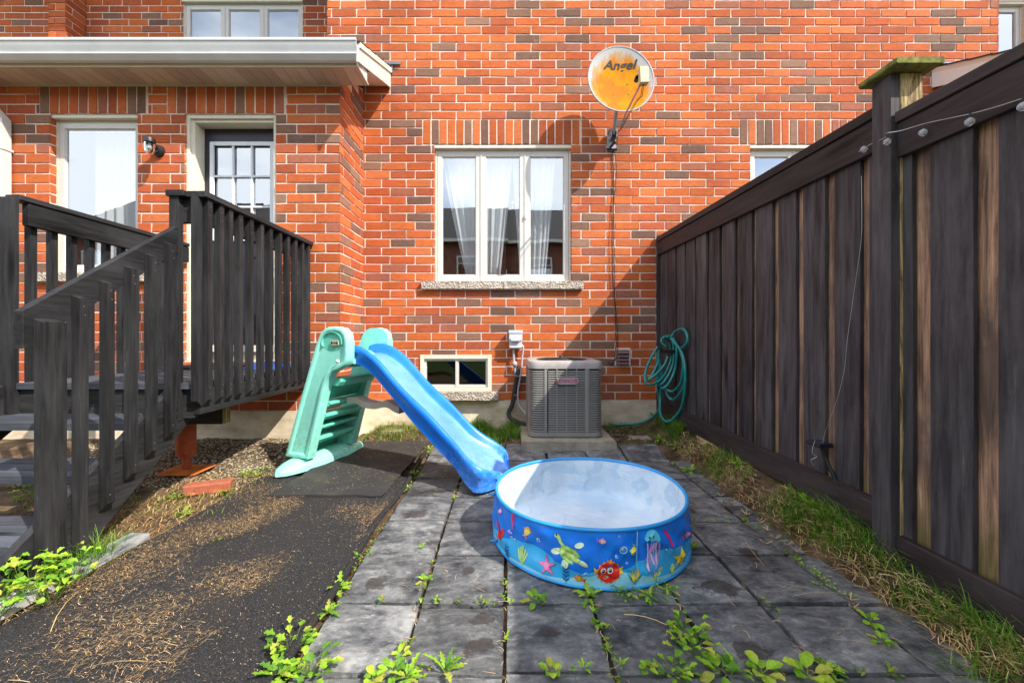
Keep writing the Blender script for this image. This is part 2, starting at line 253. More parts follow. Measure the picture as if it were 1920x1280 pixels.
# ------------------------------------------------------------------ mesh builder
class MB:
    def __init__(s): s.v = []; s.f = []; s.mi = []; s.c = []; s.mats = []; s.mat = 0; s.cc = (1, 1, 1); s.usec = False
    def use(s, m):
        if m not in s.mats: s.mats.append(m)
        s.mat = s.mats.index(m); return s
    def color(s, c): s.cc = c; s.usec = True; return s
    def face(s, idx): s.f.append(idx); s.mi.append(s.mat); s.c.append(s.cc)
    def add(s, vs, fs):
        o = len(s.v); s.v += [tuple(p) for p in vs]
        for f in fs: s.face([i + o for i in f])
    def box(s, a, b, tf=None):
        x0, y0, z0 = a; x1, y1, z1 = b
        vs = [(x0, y0, z0), (x1, y0, z0), (x1, y1, z0), (x0, y1, z0), (x0, y0, z1), (x1, y0, z1), (x1, y1, z1), (x0, y1, z1)]
        if tf: vs = [tf(Vector(p)) for p in vs]
        s.add(vs, [(3, 2, 1, 0), (4, 5, 6, 7), (0, 1, 5, 4), (1, 2, 6, 5), (2, 3, 7, 6), (3, 0, 4, 7)])
    def bbox(s, a, b, r=.004):
        "box with chamfered edges"
        x0, y0, z0 = a; x1, y1, z1 = b; r = min(r, (x1 - x0) * .45, (y1 - y0) * .45, (z1 - z0) * .45)
        s.prism([(x0 + r, z0), (x1 - r, z0), (x1, z0 + r), (x1, z1 - r), (x1 - r, z1), (x0 + r, z1), (x0, z1 - r), (x0, z0 + r)], lambda u, w, d: (u, y0 + d * (y1 - y0), w), r / (y1 - y0))
    def prism(s, poly, fn, ch=0):
        "extrude polygon (u,w) through d in 0..1 mapped by fn; ch = chamfer fraction"
        n = len(poly); cx = sum(p[0] for p in poly) / n; cy = sum(p[1] for p in poly) / n
        rings = [(0, 1)]
        if ch:
            rings = [(0, -1), (ch, 0), (1 - ch, 0), (1, -1)]
        else: rings = [(0, 0), (1, 0)]
        o = len(s.v)
        for d, k in rings:
            for (u, w) in poly:
                if k:
                    e = ch * .6
                    du, dw = u - cx, w - cy; ll = sqrt(du * du + dw * dw) + 1e-9; t = 1 - min(.5, .003 / ll)
                    u2, w2 = cx + du * t, cy + dw * t
                else: u2, w2 = u, w
                s.v.append(tuple(fn(u2, w2, d)))
        for r in range(len(rings) - 1):
            for i in range(n):
                j = (i + 1) % n; s.face([o + r * n + i, o + r * n + j, o + (r + 1) * n + j, o + (r + 1) * n + i])
        s.face([o + i for i in range(n)][::-1]); s.face([o + (len(rings) - 1) * n + i for i in range(n)])
    def tube(s, pts, r, n=8, close=False, taper=None, cap=True):
        pts = [Vector(p) for p in pts]; N = len(pts); o = len(s.v); up = Vector((0, 0, 1)); prev = None
        for i, p in enumerate(pts):
            if close: t = pts[(i + 1) % N] - pts[i - 1]
            else: t = pts[min(i + 1, N - 1)] - pts[max(i - 1, 0)]
            t.normalize()
            if prev is None:
                a = t.cross(up) if abs(t.z) < .95 else t.cross(Vector((1, 0, 0)))
            else: a = prev - t * prev.dot(t)
            a.normalize(); prev = a; b = t.cross(a); rr = r if not taper else r * taper[i]
            for k in range(n):
                q = 2 * pi * k / n; s.v.append(tuple(p + a * (rr * cos(q)) + b * (rr * sin(q))))
        M_ = N if close else N - 1
        for i in range(M_):
            for k in range(n):
                k2 = (k + 1) % n; i2 = (i + 1) % N
                s.face([o + i * n + k, o + i * n + k2, o + i2 * n + k2, o + i2 * n + k])
        if not close and cap: s.face([o + k for k in range(n)][::-1]); s.face([o + (N - 1) * n + k for k in range(n)])
    def lathe(s, prof, c, n=20, axis='z', sc=(1, 1)):
        o = len(s.v)
        for (r, h) in prof:
            for k in range(n):
                q = 2 * pi * k / n; x, y = r * cos(q) * sc[0], r * sin(q) * sc[1]
                p = (x, y, h) if axis == 'z' else ((x, h, y) if axis == 'y' else (h, x, y))
                s.v.append((c[0] + p[0], c[1] + p[1], c[2] + p[2]))
        for i in range(len(prof) - 1):
            for k in range(n):
                k2 = (k + 1) % n; s.face([o + i * n + k, o + i * n + k2, o + (i + 1) * n + k2, o + (i + 1) * n + k])
    def build(s, name, parent=None, org=None, smooth=False, mats=None):
        if org is None: org = parent.get('_o', (0, 0, 0)) if parent else (0, 0, 0)
        me = bpy.data.meshes.new(name); org = tuple(org)
        me.from_pydata([(p[0] - org[0], p[1] - org[1], p[2] - org[2]) for p in s.v], [], s.f)
        for m_ in s.mats: me.materials.append(m_)
        me.polygons.foreach_set('material_index', s.mi)
        if s.usec:
            ca = me.color_attributes.new('Col', 'FLOAT_COLOR', 'CORNER'); buf = []
            for f, c in zip(s.f, s.c): buf += [c[0], c[1], c[2], 1.0] * len(f)
            ca.data.foreach_set('color', buf)
        if smooth:
            me.polygons.foreach_set('use_smooth', [True] * len(s.f))
            if smooth is not True:
                try: me.set_sharp_from_angle(angle=radians(smooth))
                except Exception: pass
        me.update(); o = bpy.data.objects.new(name, me); COL.objects.link(o)
        if parent is None: o.location = org
        else: o.parent = parent
        o['_o'] = org; return o
def tag(o, label=None, cat=None, group=None, kind=None):
    if label: o['label'] = label
    if cat: o['category'] = cat
    if group: o['group'] = group
    if kind: o['kind'] = kind
    return o
def thing(name, loc, label, cat, group=None):
    o = bpy.data.objects.new(name, None); COL.objects.link(o); o.location = loc; o['_o'] = tuple(loc); o.empty_display_size = .1
    return tag(o, label, cat, group)
def ss(a, b, x):
    t = max(0, min(1, (x - a) / (b - a))); return t * t * (3 - 2 * t)
def at(px, py, z=0.0):
    "ground point seen at a pixel of the photograph"
    Y = (H - z) * 770 / (py - 628); return ((px - 950) * Y / 770, Y)
def text(s, size, bold=.0, shear=0, sx=1):
    cu = bpy.data.curves.new('t', 'FONT'); cu.body = s; cu.size = size; cu.offset = bold; cu.shear = shear; cu.align_x = 'CENTER'; cu.align_y = 'CENTER'; cu.resolution_u = 3
    o = bpy.data.objects.new('t', cu); COL.objects.link(o); dg = bpy.context.evaluated_depsgraph_get(); dg.update()
    me = bpy.data.meshes.new_from_object(o.evaluated_get(dg)); vs = [(v.co.x * sx, v.co.y) for v in me.vertices]; fs = [list(p.vertices) for p in me.polygons]
    bpy.data.objects.remove(o); bpy.data.curves.remove(cu); bpy.data.meshes.remove(me); return vs, fs

# ------------------------------------------------------------------ ground
def gz(x, y):
    "height of the soil"
    h = -.03
    h += .10 * ss(3.75, 4.15, y) * ss(-1.45, -1.3, x) * (1 - ss(-.25, -.05, x))
    h += .10 * ss(3.42, 3.7, y) * ss(-.2, .1, x)
    h += .08 * ss(-1.45, -1.75, x) * ss(3.1, 3.65, y) + .03 * ss(-1.72, -1.9, x)
    h += (.10 + .09 * ss(1.5, 1.9, y)) * ss(1.42, 1.60, x) * (1 - .3 * ss(3.2, 3.5, y))
    if y > 0 and abs(x) < 6: h += .012 * noise.noise(Vector((x * 5, y * 5, 0))) * (1 if (x < -1.75 or x > 1.35 or y > 3.6) else .2)
    return h
xs = [-200, -80, -30, -12, -7] + [-5 + i * .1 for i in range(101)] + [7, 12, 30, 80, 200]
ys = [-200, -80, -30, -18, -8, -3, -1] + [-.5 + i * .1 for i in range(55)] + [6, 12, 40, 200]
g = MB().use(M_SOIL); nx = len(xs)
g.v = [(x, y, gz(x, y)) for y in ys for x in xs]
for j in range(len(ys) - 1):
    for i in range(nx - 1): g.face([j * nx + i, j * nx + i + 1, (j + 1) * nx + i + 1, (j + 1) * nx + i])
tag(g.build('ground', smooth=True), kind='structure')

# paving of slate slabs
cx_ = [-.999, -.666, -.333, -.006, .331, .665, .980, 1.320, 1.66]
ry_ = [-.45, -.11, .22, .56, .91, 1.253, 1.58, 1.935, 2.285, 2.625, 2.96, 3.30, 3.64]
pv = MB().use(M_SLATE)
for i in range(len(cx_) - 1):
    for j in range(len(ry_) - 1):
        if i == 0 and j > 0: continue
        if i > 6 and j == 11: continue
        x0, x1, y0, y1 = cx_[i], cx_[i + 1], ry_[j], ry_[j + 1]
        g_ = .008; jx = U(-.004, .004); jy = U(-.006, .006) + (.012 if i % 2 else -.004) * (1 if j > 6 else .4)
        zb = [U(-.006, .005) + .072 * ss(3.15, 3.55, y0 if k < 2 else y1) * (1 if i > 2 else .3) for k in range(4)]
        pv.color((R() * 10, R() * 10, R() * 10)); n_ = 6; o = len(pv.v); x0 += g_ + jx; x1 += -g_ + jx; y0 += g_ + jy; y1 += -g_ + jy
        for b in range(n_ + 1):
            for a in range(n_ + 1):
                u, w = a / n_, b / n_; z = zb[0] * (1 - u) * (1 - w) + zb[1] * u * (1 - w) + zb[2] * u * w + zb[3] * (1 - u) * w
                e = 0 if 0 < a < n_ and 0 < b < n_ else 1
                xx = x0 + (x1 - x0) * u + e * U(-.0025, .0025); yy = y0 + (y1 - y0) * w + e * U(-.0025, .0025)
                z += (-.006 if e else .004 * noise.noise(Vector((xx * 9, yy * 9, i * 3.1 + j)))); pv.v.append((xx, yy, z))
        for b in range(n_):
            for a in range(n_): q = o + b * (n_ + 1) + a; pv.face([q, q + 1, q + n_ + 2, q + n_ + 1])
        edge = [o + a for a in range(n_ + 1)] + [o + b * (n_ + 1) + n_ for b in range(1, n_ + 1)] + [o + n_ * (n_ + 1) + a for a in range(n_ - 1, -1, -1)] + [o + b * (n_ + 1) for b in range(n_ - 1, 0, -1)]
        oo = len(pv.v); pv.v += [(pv.v[k][0], pv.v[k][1], -.05) for k in edge]
        for k in range(len(edge)): k2 = (k + 1) % len(edge); pv.face([edge[k], oo + k, oo + k2, edge[k2]])
tag(pv.build('paving', smooth=30), kind='structure')

# ------------------------------------------------------------------ house
CH = .091; ZB = .338; PIT = .267
RED = [(.50, .118, .034), (.45, .098, .030), (.53, .145, .048), (.41, .098, .040), (.53, .135, .036), (.47, .108, .034)]
BRN = [(.215, .112, .074), (.26, .14, .092), (.18, .095, .068), (.34, .115, .068)]
def bcol():
    c = random.choice(RED if R() > .19 else BRN); k = U(.88, 1.12); return tuple(v * k for v in c)
def brick(mb, P, u0, u1, z0, z1, d=.006):
    e = .0030; q = [U(-e, e) for _ in range(8)]
    us = [u0 + q[0], u1 + q[1], u1 + q[2], u0 + q[3]]; zz = [z0 + q[4], z0 + q[5], z1 + q[6], z1 + q[7]]; dd = d + U(-.0012, .0016)
    i_ = .0022
    vs = [P(us[k], -.004, zz[k]) for k in range(4)] + [P(us[k], dd * .6, zz[k]) for k in range(4)] + [P(us[k] + (i_ if k in (0, 3) else -i_), dd, zz[k] + (i_ if k < 2 else -i_)) for k in range(4)]
    fs = [(8, 9, 10, 11)]
    for a in (0, 4):
        for k in range(4): k2 = (k + 1) % 4; fs.append((a + k, a + k2, a + 4 + k2, a + 4 + k))
    mb.add(vs, fs)
def brick_face(mb, P, u0, u1, z0, z1, holes=(), soldiers=(), off=0.0):
    mb.use(M_BRICK); j = .0132
    hs = list(holes) + [(a, b, c, d) for (a, b, c, d) in soldiers]
    k0 = int((z0 - ZB) / CH) - 1; k = k0
    while True:
        zb = ZB + k * CH; zt = zb + CH - j; k += 1
        if zb >= z1 - .01: break
        zb2, zt2 = max(zb, z0), min(zt, z1)
        if zt2 - zb2 < .02: continue
        u = u0 - PIT + ((off + (.35 * PIT if k % 2 else 0)) % PIT) - PIT
        while u < u1:
            segs = [(max(u, u0), min(u + PIT - j, u1))]; zm = (zb2 + zt2) / 2
            for (a, b, c, d) in hs:
                if c - .02 < zm < d + .0:
                    ns = []
                    for (p, q) in segs:
                        if b + j <= p or a - j >= q: ns.append((p, q))
                        else:
                            if a - p > .012: ns.append((p, a - (0 if (a, b, c, d) in holes else j)))
                            if q - b > .012: ns.append((b + (0 if (a, b, c, d) in holes else j), q))
                    segs = ns
            for (p, q) in segs:
                if q - p > .011: mb.color(bcol()); brick(mb, P, p, q, zb2, zt2)
            u += PIT
    for (a, b, c, d) in soldiers:
        n = max(1, round((b - a) / .0905)); w = (b - a) / n
        for i in range(n):
            mb.color(bcol() if R() > .25 else random.choice(BRN)); brick(mb, P, a + i * w, a + (i + 1) * w - j, c + .002, d - j)
def backing(mb, P, u0, u1, z0, z1, holes, mat, th=.09):
    mb.use(mat).color((1, 1, 1))
    us = sorted({u0, u1, *[h[0] for h in holes], *[h[1] for h in holes]}); zs = sorted({z0, z1, *[h[2] for h in holes], *[h[3] for h in holes]})
    us = [u for u in us if u0 <= u <= u1]; zs = [z for z in zs if z0 <= z <= z1]
    for a, b in zip(us, us[1:]):
        for c, d in zip(zs, zs[1:]):
            if any(h[0] <= (a + b) / 2 <= h[1] and h[2] <= (c + d) / 2 <= h[3] for h in holes): continue
            mb.add([P(a, 0, c), P(b, 0, c), P(b, 0, d), P(a, 0, d)], [(0, 1, 2, 3)])
    for (a, b, c, d) in holes:
        mb.add([P(a, 0, c), P(a, -th, c), P(b, -th, c), P(b, 0, c), P(a, 0, d), P(a, -th, d), P(b, -th, d), P(b, 0, d)], [(0, 1, 2, 3), (7, 6, 5, 4), (0, 4, 5, 1), (3, 2, 6, 7)])
YM, YB, YR = 4.39, 3.775, 5.60
house = thing('brick_townhouse', (0, YM, 0), 'red and brown brick townhouse wall with white windows and a lean-to extension', 'house')
PF = lambda Y: (lambda u, d, z: (u, Y + .006 - d, z))
W1 = (-.775, .695, 1.606, 3.068); W2 = (-.923, -.160, .432, .819); W3 = (2.605, 4.075, 1.606, 3.068)
LZ0, LZ1 = 3.068, 3.341
main_h = [W1, W2, W3]; main_s = [(-.89, .79, LZ0, LZ1), (2.50, 4.19, LZ0, LZ1)]
mb = MB(); backing(mb, PF(YM), -1.915, 5.256, ZB - .004, 6.2, main_h, M_MORTAR)
brick_face(mb, PF(YM), -1.915, 5.256, ZB, 6.2, main_h, main_s, .05)
mb.use(M_MORTAR).color((1, 1, 1)); mb.box((-1.914, YM + .01, ZB), (-1.90, YR, 7.3)); mb.box((5.24, YM + .01, ZB), (5.255, YR, 7.3))
brick_face(mb, lambda u, d, z: (-1.915 - d, u, z), YM, YR, ZB, 7.3)
brick_face(mb, lambda u, d, z: (5.256 + d, u, z), YM, YR, ZB, 7.3)
# brick reveals (jambs) at the windows
def jamb(mb, X, y0, y1, z0, z1, sgn):
    P = lambda u, d, z: (X + sgn * d, u, z); mb.use(M_BRICK); k = 0
    while ZB + k * CH < z1:
        zb = ZB + k * CH
        if zb >= z0 - .03: mb.color(bcol()); brick(mb, P, y0, y1, max(zb, z0), min(zb + CH - .01, z1), .003)
        k += 1
for w in (W1, W2, W3): jamb(mb, w[0], YM + .008, YM + .055, w[2], w[3], 1); jamb(mb, w[1], YM + .008, YM + .055, w[2], w[3], -1)
mb.build('wall', house)
# extension walls
WL = (-4.206, -3.392, 1.606, 3.068); DR = (-2.961, -2.123, .80, 3.068)
XR = -1.53
mb = MB(); hb = [WL, DR]; sb = [(-4.29, -3.31, LZ0, 3.335), (-3.12, -2.04, LZ0, 3.335)]
backing(mb, PF(YB), -6.4, XR - .005, ZB - .004, 3.335, hb, M_MORTAR)
brick_face(mb, PF(YB), -6.4, XR, ZB, 3.332, hb, sb, .11)
slope_h = [(YB - .01, YB + .12, 3.43, 4), (YB + .12, YB + .3, 3.49, 4), (YB + .3, YB + .48, 3.56, 4)]
PS = lambda u, d, z: (XR - .006 + d, u, z)
mb.use(M_MORTAR).color((1, 1, 1)); mb.add([PS(YB + .005, 0, ZB - .004), PS(YM, 0, ZB - .004), PS(YM, 0, 3.66), PS(YB + .005, 0, 3.41)], [(0, 1, 2, 3)])
brick_face(mb, PS, YB, YM - .012, ZB, 3.62, slope_h, (), .0)
for w, y1 in ((WL, YB + .06), (DR, YB + .03)): jamb(mb, w[0], YB + .008, y1, w[2], w[3], 1); jamb(mb, w[1], YB + .008, y1, w[2], w[3], -1)
mb.build('wall', house)
# recessed upper storey, left: pilaster and wall, and the mirror image on the right
WU = (-4.42, -2.78, 3.6, 5.60)
mb = MB(); backing(mb, PF(YR), -9, -1.9, 3.3, 7.3, [WU], M_MORTAR); brick_face(mb, PF(YR), -9, -1.9, 3.3, 7.3, [WU], (), .02)
brick_face(mb, PF(5.33), -5.95, -5.73, 3.3, 7.3); brick_face(mb, lambda u, d, z: (-5.736 + d, u, z), 5.336, YR, 3.3, 7.3)
mb.use(M_MORTAR).color((1, 1, 1)); mb.box((-5.945, 5.34, 3.3), (-5.737, YR - .01, 5.7))
mb.build('wall', house)
WV = (5.95, 7.08, 3.6, 5.58)
mb = MB(); backing(mb, PF(YR), 5.2, 10, .3, 7.3, [WV], M_MORTAR); brick_face(mb, PF(YR), 5.2, 10, 2.5, 7.3, [WV]); mb.build('wall', house)
# neighbour's extension walls
mb = MB(); backing(mb, PF(YB), 4.84, 9.5, .2, 3.335, [], M_MORTAR); brick_face(mb, PF(YB), 4.833, 9.5, ZB, 3.332)
brick_face(mb, lambda u, d, z: (4.839 - d, u, z), YB, YM - .012, ZB, 3.4); mb.use(M_MORTAR).color((1, 1, 1)); mb.box((4.84, YB + .01, ZB), (4.86, YM - .01, 3.40)); mb.build('wall', house)
# foundation with a chamfered niche below the basement window
mb = MB().use(M_CONC)
def fpoly(x0, x1, y, z0, z1): mb.add([(x0, y, z0), (x1, y, z0), (x1, y, z1), (x0, y, z1)], [(0, 1, 2, 3)])
fy = YM - .012
for a, b in ((XR, -.98), (-.02, 5.25)): mb.box((a, fy, -.2), (b, YM + .1, ZB - .006))
ny = fy + .06
mb.add([(-.98, fy, -.2), (-.82, ny, -.2), (-.26, ny, -.2), (-.02, fy, -.2), (-.98, fy, ZB - .006), (-.82, ny, ZB - .006), (-.26, ny, ZB - .006), (-.02, fy, ZB - .006)], [(0, 1, 5, 4), (1, 2, 6, 5), (2, 3, 7, 6)])
mb.box((-6.4, YB - .012, -.2), (XR + .004, YM + .05, ZB - .006)); mb.build('foundation', house)
# upper roof far above the frame
mb = MB().use(M_SHINGLE); mb.add([(-12, 4.0, 7.35), (12, 4.0, 7.35), (12, 9, 9.6), (-12, 9, 9.6)], [(0, 1, 2, 3)]); mb.use(M_CREAM); mb.box((-12, 4.01, 7.26), (12, YR, 7.34)); mb.build('roof', house)

def eave(mx_):
    X = lambda x: (3.303 - x) if mx_ else x
    xe, xw = X(-1.237), X(-7.0)
    lo, hi = min(xe, xw), max(xe, xw)
    # gutter
    prof = [(3.400, 3.494), (3.400, 3.474), (3.408, 3.468), (3.414, 3.44), (3.436, 3.402), (3.440, 3.392), (3.428, 3.388), (3.428, 3.380), (3.462, 3.345), (3.505, 3.345), (3.505, 3.494), (3.498, 3.494), (3.498, 3.36), (3.466, 3.36), (3.444, 3.395), (3.422, 3.44), (3.412, 3.49)]
    m_ = MB().use(M_GUTTER); m_.prism(prof, lambda u, w, d: (lo + .012 + d * (hi - lo - .024), u, w)); gt = m_.build('gutter', house, smooth=25)
    # fascia (front and rake)
    m_ = MB().use(M_SOFFIT); m_.box((lo + .02, 3.508, 3.318), (hi - .02, 3.522, 3.47)); m_.build('fascia', house)
    zb = lambda y: 3.67 - .41 * (YM - y)
    m_ = MB().use(M_WHITE); a, b = (xe - .018, xe) if not mx_ else (xe, xe + .018)
    m_.prism([(3.43, zb(3.43) + .035), (YM - .004, zb(YM)), (YM - .004, zb(YM) + .155), (3.43, zb(3.43) + .155)], lambda u, w, d: (a + d * (b - a), u, w))
    e_ = .006 if not mx_ else -.006
    m_.use(M_SOFFIT if mx_ else M_CREAM); m_.prism([(3.44, zb(3.44) + .155), (YM - .004, zb(YM) + .155), (YM - .004, zb(YM) + .205), (3.44, zb(3.44) + .205)], lambda u, w, d: (min(a, b) - (.0) + d * (b - a + .012) + (0 if not mx_ else 0), u, w))
    m_.use(M_WHITE); m_.prism([(3.47, 3.302), (3.70, 3.302), (3.70, 3.40), (3.50, zb(3.5) + .05), (3.47, 3.34)], lambda u, w, d: (xe - (.03 if not mx_ else -.03) + d * (.010 if not mx_ else -.010), u, w))
    m_.build('fascia', house)
    # soffit boards, running front to back
    m_ = MB(); w_ = .103; k = 0; x = min(xe, xw) + .03
    while x < hi - .03:
        m_.use(M_PERF if (k // 3) % 2 else M_SOFFIT); x2 = min(x + w_ - .005, hi - .03); m_.box((x, 3.524, 3.318), (x2, YB - .006, 3.326)); x += w_; k += 1
    m_.use(M_SOFFIT); m_.box((lo + .03, 3.524, 3.329), (hi - .03, YB - .006, 3.335)); m_.box((lo + .03, YB - .022, 3.306), (min(hi, XR + .0) if not mx_ else hi - .03, YB - .008, 3.317) if not mx_ else (hi - .03, YB - .008, 3.317))
    m_.use(M_CREAM); xi = XR + .006 if not mx_ else 4.826
    m_.add([(xe, 3.70, zb(3.70) + .01), (xi, 3.70, zb(3.70) + .01), (xi, YM - .01, zb(YM) + .01), (xe, YM - .01, zb(YM) + .01)], [(0, 1, 2, 3)])
    m_.build('soffit', house)
    # roof
    m_ = MB().use(M_SHINGLE); x0, x1 = (lo, hi + .012) if not mx_ else (lo - .012, hi)
    for i in range(5):
        ya, yb = 3.43 + i * .2, 3.43 + (i + 1) * .2 + .01; za = 3.475 + (ya - 3.43) * .425 + .014; zb_ = 3.475 + (yb - 3.43) * .425 + .006
        m_.prism([(ya, za - .012), (min(yb, YM - .008), zb_ - .012), (min(yb, YM - .008), zb_), (ya, za)], lambda u, w, d: (x0 + d * (x1 - x0), u, w))
    xw0, xw1 = (lo, -1.93) if not mx_ else (5.28, hi)
    m_.prism([(YM - .01, 3.87), (YR, 4.38), (YR, 4.39), (YM - .01, 3.885)], lambda u, w, d: (xw0 + d * (xw1 - xw0), u, w)); m_.build('roof', house)
    m_ = MB().use(M_FLASH)
    f0, f1 = (-1.36, -1.13) if not mx_ else (4.10, 5.0)
    if mx_: m_.box((4.43, YM - .03, 3.905), (4.98, YM - .008, 3.93)); m_.box((4.56, YM - .02, 3.80), (4.98, YM - .008, 3.905))
    else: m_.box((f0, YM - .03, 3.905), (f1, YM - .008, 3.93)); m_.box((-1.33, YM - .02, 3.82), (-1.215, YM - .008, 3.905))
    m_.build('flashing', house)
eave(False); eave(True)

# windows
def frame_rect(m_, x0, x1, z0, z1, y0, y1, w):
    m_.bbox((x0, y0, z0), (x0 + w, y1, z1), .003); m_.bbox((x1 - w, y0, z0), (x1, y1, z1), .003)
    m_.bbox((x0 + w, y0 + .001, z1 - w), (x1 - w, y1, z1), .003); m_.bbox((x0 + w, y0 + .001, z0), (x1 - w, y1, z0 + w), .003)
def casement(w, Y, n=3, head=.04, casing=.022, brick_top=True):
    x0, x1, z0, z1 = w; m_ = MB().use(M_CREAM)
    frame_rect(m_, x0, x1, z0, z1 - .0, Y + .05, Y + .10, casing)
    m_.box((x0, Y + .008, z1 - .035), (x1, Y + .06, z1 - .004)); win = m_.build('window', house)
    iw = (x1 - x0 - 2 * casing); lw = iw / n
    for i in range(n):
        a, b = x0 + casing + i * lw + .004, x0 + casing + (i + 1) * lw - .004; c, d = z0 + casing, z1 - .06
        m_ = MB().use(M_WHITE); frame_rect(m_, a, b, c, d, Y + .052, Y + .085, .050)
        m_.use(M_BLACK); 
        m_.use(M_WHITE); frame_rect(m_, a + .050, b - .050, c + .050, d - .050, Y + .062, Y + .08, .008)
        m_.build('sash', win)
        m_ = MB().use(M_GLASS); m_.add([(a + .055, Y + .072, c + .055), (b - .055, Y + .072, c + .055), (b - .055, Y + .072, d - .055), (a + .055, Y + .072, d - .055)], [(0, 1, 2, 3)])
        m_.build('pane', win)
    m_ = MB().use(M_WHITE)
    for i in range(1, n): xx = x0 + casing + i * lw; m_.bbox((xx - .006, Y + .045, z0 + .01), (xx + .006, Y + .085, z1 - .05), .003)
    m_.box((x0 + .018, Y + .056, z1 - .062), (x1 - .018, Y + .09, z1 - .03)); m_.build('mullion', win); return win
def sill(win, x0, x1, zt, h, Y, split=None):
    m_ = MB().use(M_STONE); segs = [(x0, x1)] if split is None else [(x0, split - .003), (split + .003, x1)]
    for a, b in segs:
        n_ = int((b - a) / .03) + 2; rows = 3; o = len(m_.v); nn = rows + 1
        for i in range(n_ + 1):
            x = a + (b - a) * i / n_
            for k in range(nn): m_.v.append((x + (U(-.003, .003) if 0 < i < n_ else 0), Y - .045 + U(-.006, .006) * (1 if k else .3), zt - h + h * k / rows - .002))
            m_.v.append((x, Y + .05, zt))
        for i in range(n_):
            for k in range(nn): q = o + i * (nn + 1) + k; m_.face([q, q + nn + 1, q + nn + 2, q + 1])
        b0 = o; m_.face([b0 + k for k in range(nn + 1)]); b1 = o + n_ * (nn + 1); m_.face([b1 + k for k in range(nn + 1)][::-1])
        m_.add([(a, Y - .042, zt - h), (b, Y - .042, zt - h), (b, Y + .02, zt - h), (a, Y + .02, zt - h)], [(3, 2, 1, 0)])
    return m_.build('sill', win, smooth=20)
w1 = casement(W1, YM); sill(w1, -.905, .815, 1.604, .082, YM, -.03)
m_ = MB().use(M_WHITE); m_.bbox((.193, YM + .03, 2.28), (.212, YM + .052, 2.33)); m_.build('latch', w1)
w3 = casement(W3, YM); sill(w3, 2.48, 4.2, 1.604, .082, YM)
wl = casement(WL, YB + .01, 1); sill(wl, -4.33, -3.27, 1.604, .082, YB)
wu = casement(WU, YR - .02, 3); wv = casement(WV, YR, 1)
# basement slider
x0, x1, z0, z1 = W2; m_ = MB().use(M_CREAM); frame_rect(m_, x0, x1, z0, z1, YM - .012, YM + .05, .042); bw = m_.build('window', house)
for i, (a, b) in enumerate(((x0 + .052, x0 + .40), (x0 + .385, x1 - .052))):
    m_ = MB().use(M_WHITE); y_ = YM + .012 + i * -.008; frame_rect(m_, a - .01, b + .01, z0 + .045, z1 - .045, y_, y_ + .03, .022); m_.build('sash', bw)
    m_ = MB().use(M_GLASS2); m_.add([(a, y_ + .02, z0 + .06), (b, y_ + .02, z0 + .06), (b, y_ + .02, z1 - .06), (a, y_ + .02, z1 - .06)], [(0, 1, 2, 3)]); m_.build('pane', bw)
sill(bw, -1.0, -.085, .430, .088, YM)
# dark rooms behind the glass
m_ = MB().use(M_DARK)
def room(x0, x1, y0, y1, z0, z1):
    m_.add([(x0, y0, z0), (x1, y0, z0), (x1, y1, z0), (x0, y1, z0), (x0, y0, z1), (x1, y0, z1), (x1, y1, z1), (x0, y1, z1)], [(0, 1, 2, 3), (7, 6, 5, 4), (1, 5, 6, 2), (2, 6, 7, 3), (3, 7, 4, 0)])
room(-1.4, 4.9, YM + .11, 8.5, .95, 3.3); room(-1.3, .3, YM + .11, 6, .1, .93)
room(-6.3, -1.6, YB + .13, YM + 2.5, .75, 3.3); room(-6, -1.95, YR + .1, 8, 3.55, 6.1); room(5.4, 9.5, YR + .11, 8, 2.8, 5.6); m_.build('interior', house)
# door
m_ = MB().use(M_CREAM); dx0, dx1, dz0, dz1 = DR
for (a, b, ya, yb) in ((dx0, dx0 + .030, YB + .02, YB + .19), (dx0 + .030, dx0 + .062, YB + .045, YB + .18), (dx1 - .03, dx1, YB + .02, YB + .19)): m_.bbox((a, ya, dz0), (b, yb, dz1 - .001), .003)
m_.bbox((dx0 + .03, YB + .022, dz1 - .035), (dx1 - .03, YB + .19, dz1 - .002), .003); m_.bbox((dx0 + .062, YB + .047, dz1 - .062), (dx1 - .03, YB + .18, dz1 - .036), .003)
dr = m_.build('door_frame', house)
Yd = YB + .165
m_ = MB().use(M_DOOR); lx0, lx1, lz0, lz1 = -2.835, -2.225, 1.93, 2.875
sx0, sx1, sz0, sz1 = dx0 + .064, dx1 - .032, .935, dz1 - .065
for bx in (((sx0, Yd, sz0), (lx0, Yd + .04, sz1)), ((lx1, Yd, sz0), (sx1, Yd + .04, sz1)), ((lx0, Yd, lz1), (lx1, Yd + .04, sz1)), ((lx0, Yd, sz0), (lx1, Yd + .04, lz0))): m_.box(*bx)
for (a, b, c, d) in ((sx0 + .10, sx0 + .34, 1.12, 1.8), (sx1 - .34, sx1 - .10, 1.12, 1.8)): frame_rect(m_, a, b, c, d, Yd - .012, Yd - .001, .025)
ds = m_.build('door', house)
m_ = MB().use(M_TRIMW); frame_rect(m_, lx0, lx1, lz0, lz1, Yd - .02, Yd - .0015, .035)
for i in (1, 2):
    x = lx0 + .035 + (lx1 - lx0 - .07) * i / 3; m_.box((x - .008, Yd - .012, lz0 + .03), (x + .008, Yd + .01, lz1 - .03)); z = lz0 + .035 + (lz1 - lz0 - .07) * i / 3; m_.box((lx0 + .03, Yd - .011, z - .008), (lx1 - .03, Yd + .011, z + .008))
m_.build('lite_frame', ds); m_ = MB().use(M_GLASS); m_.add([(lx0 + .01, Yd + .012, lz0), (lx1 - .01, Yd + .012, lz0), (lx1 - .01, Yd + .012, lz1), (lx0 + .01, Yd + .012, lz1)], [(0, 1, 2, 3)]); m_.build('pane', ds)
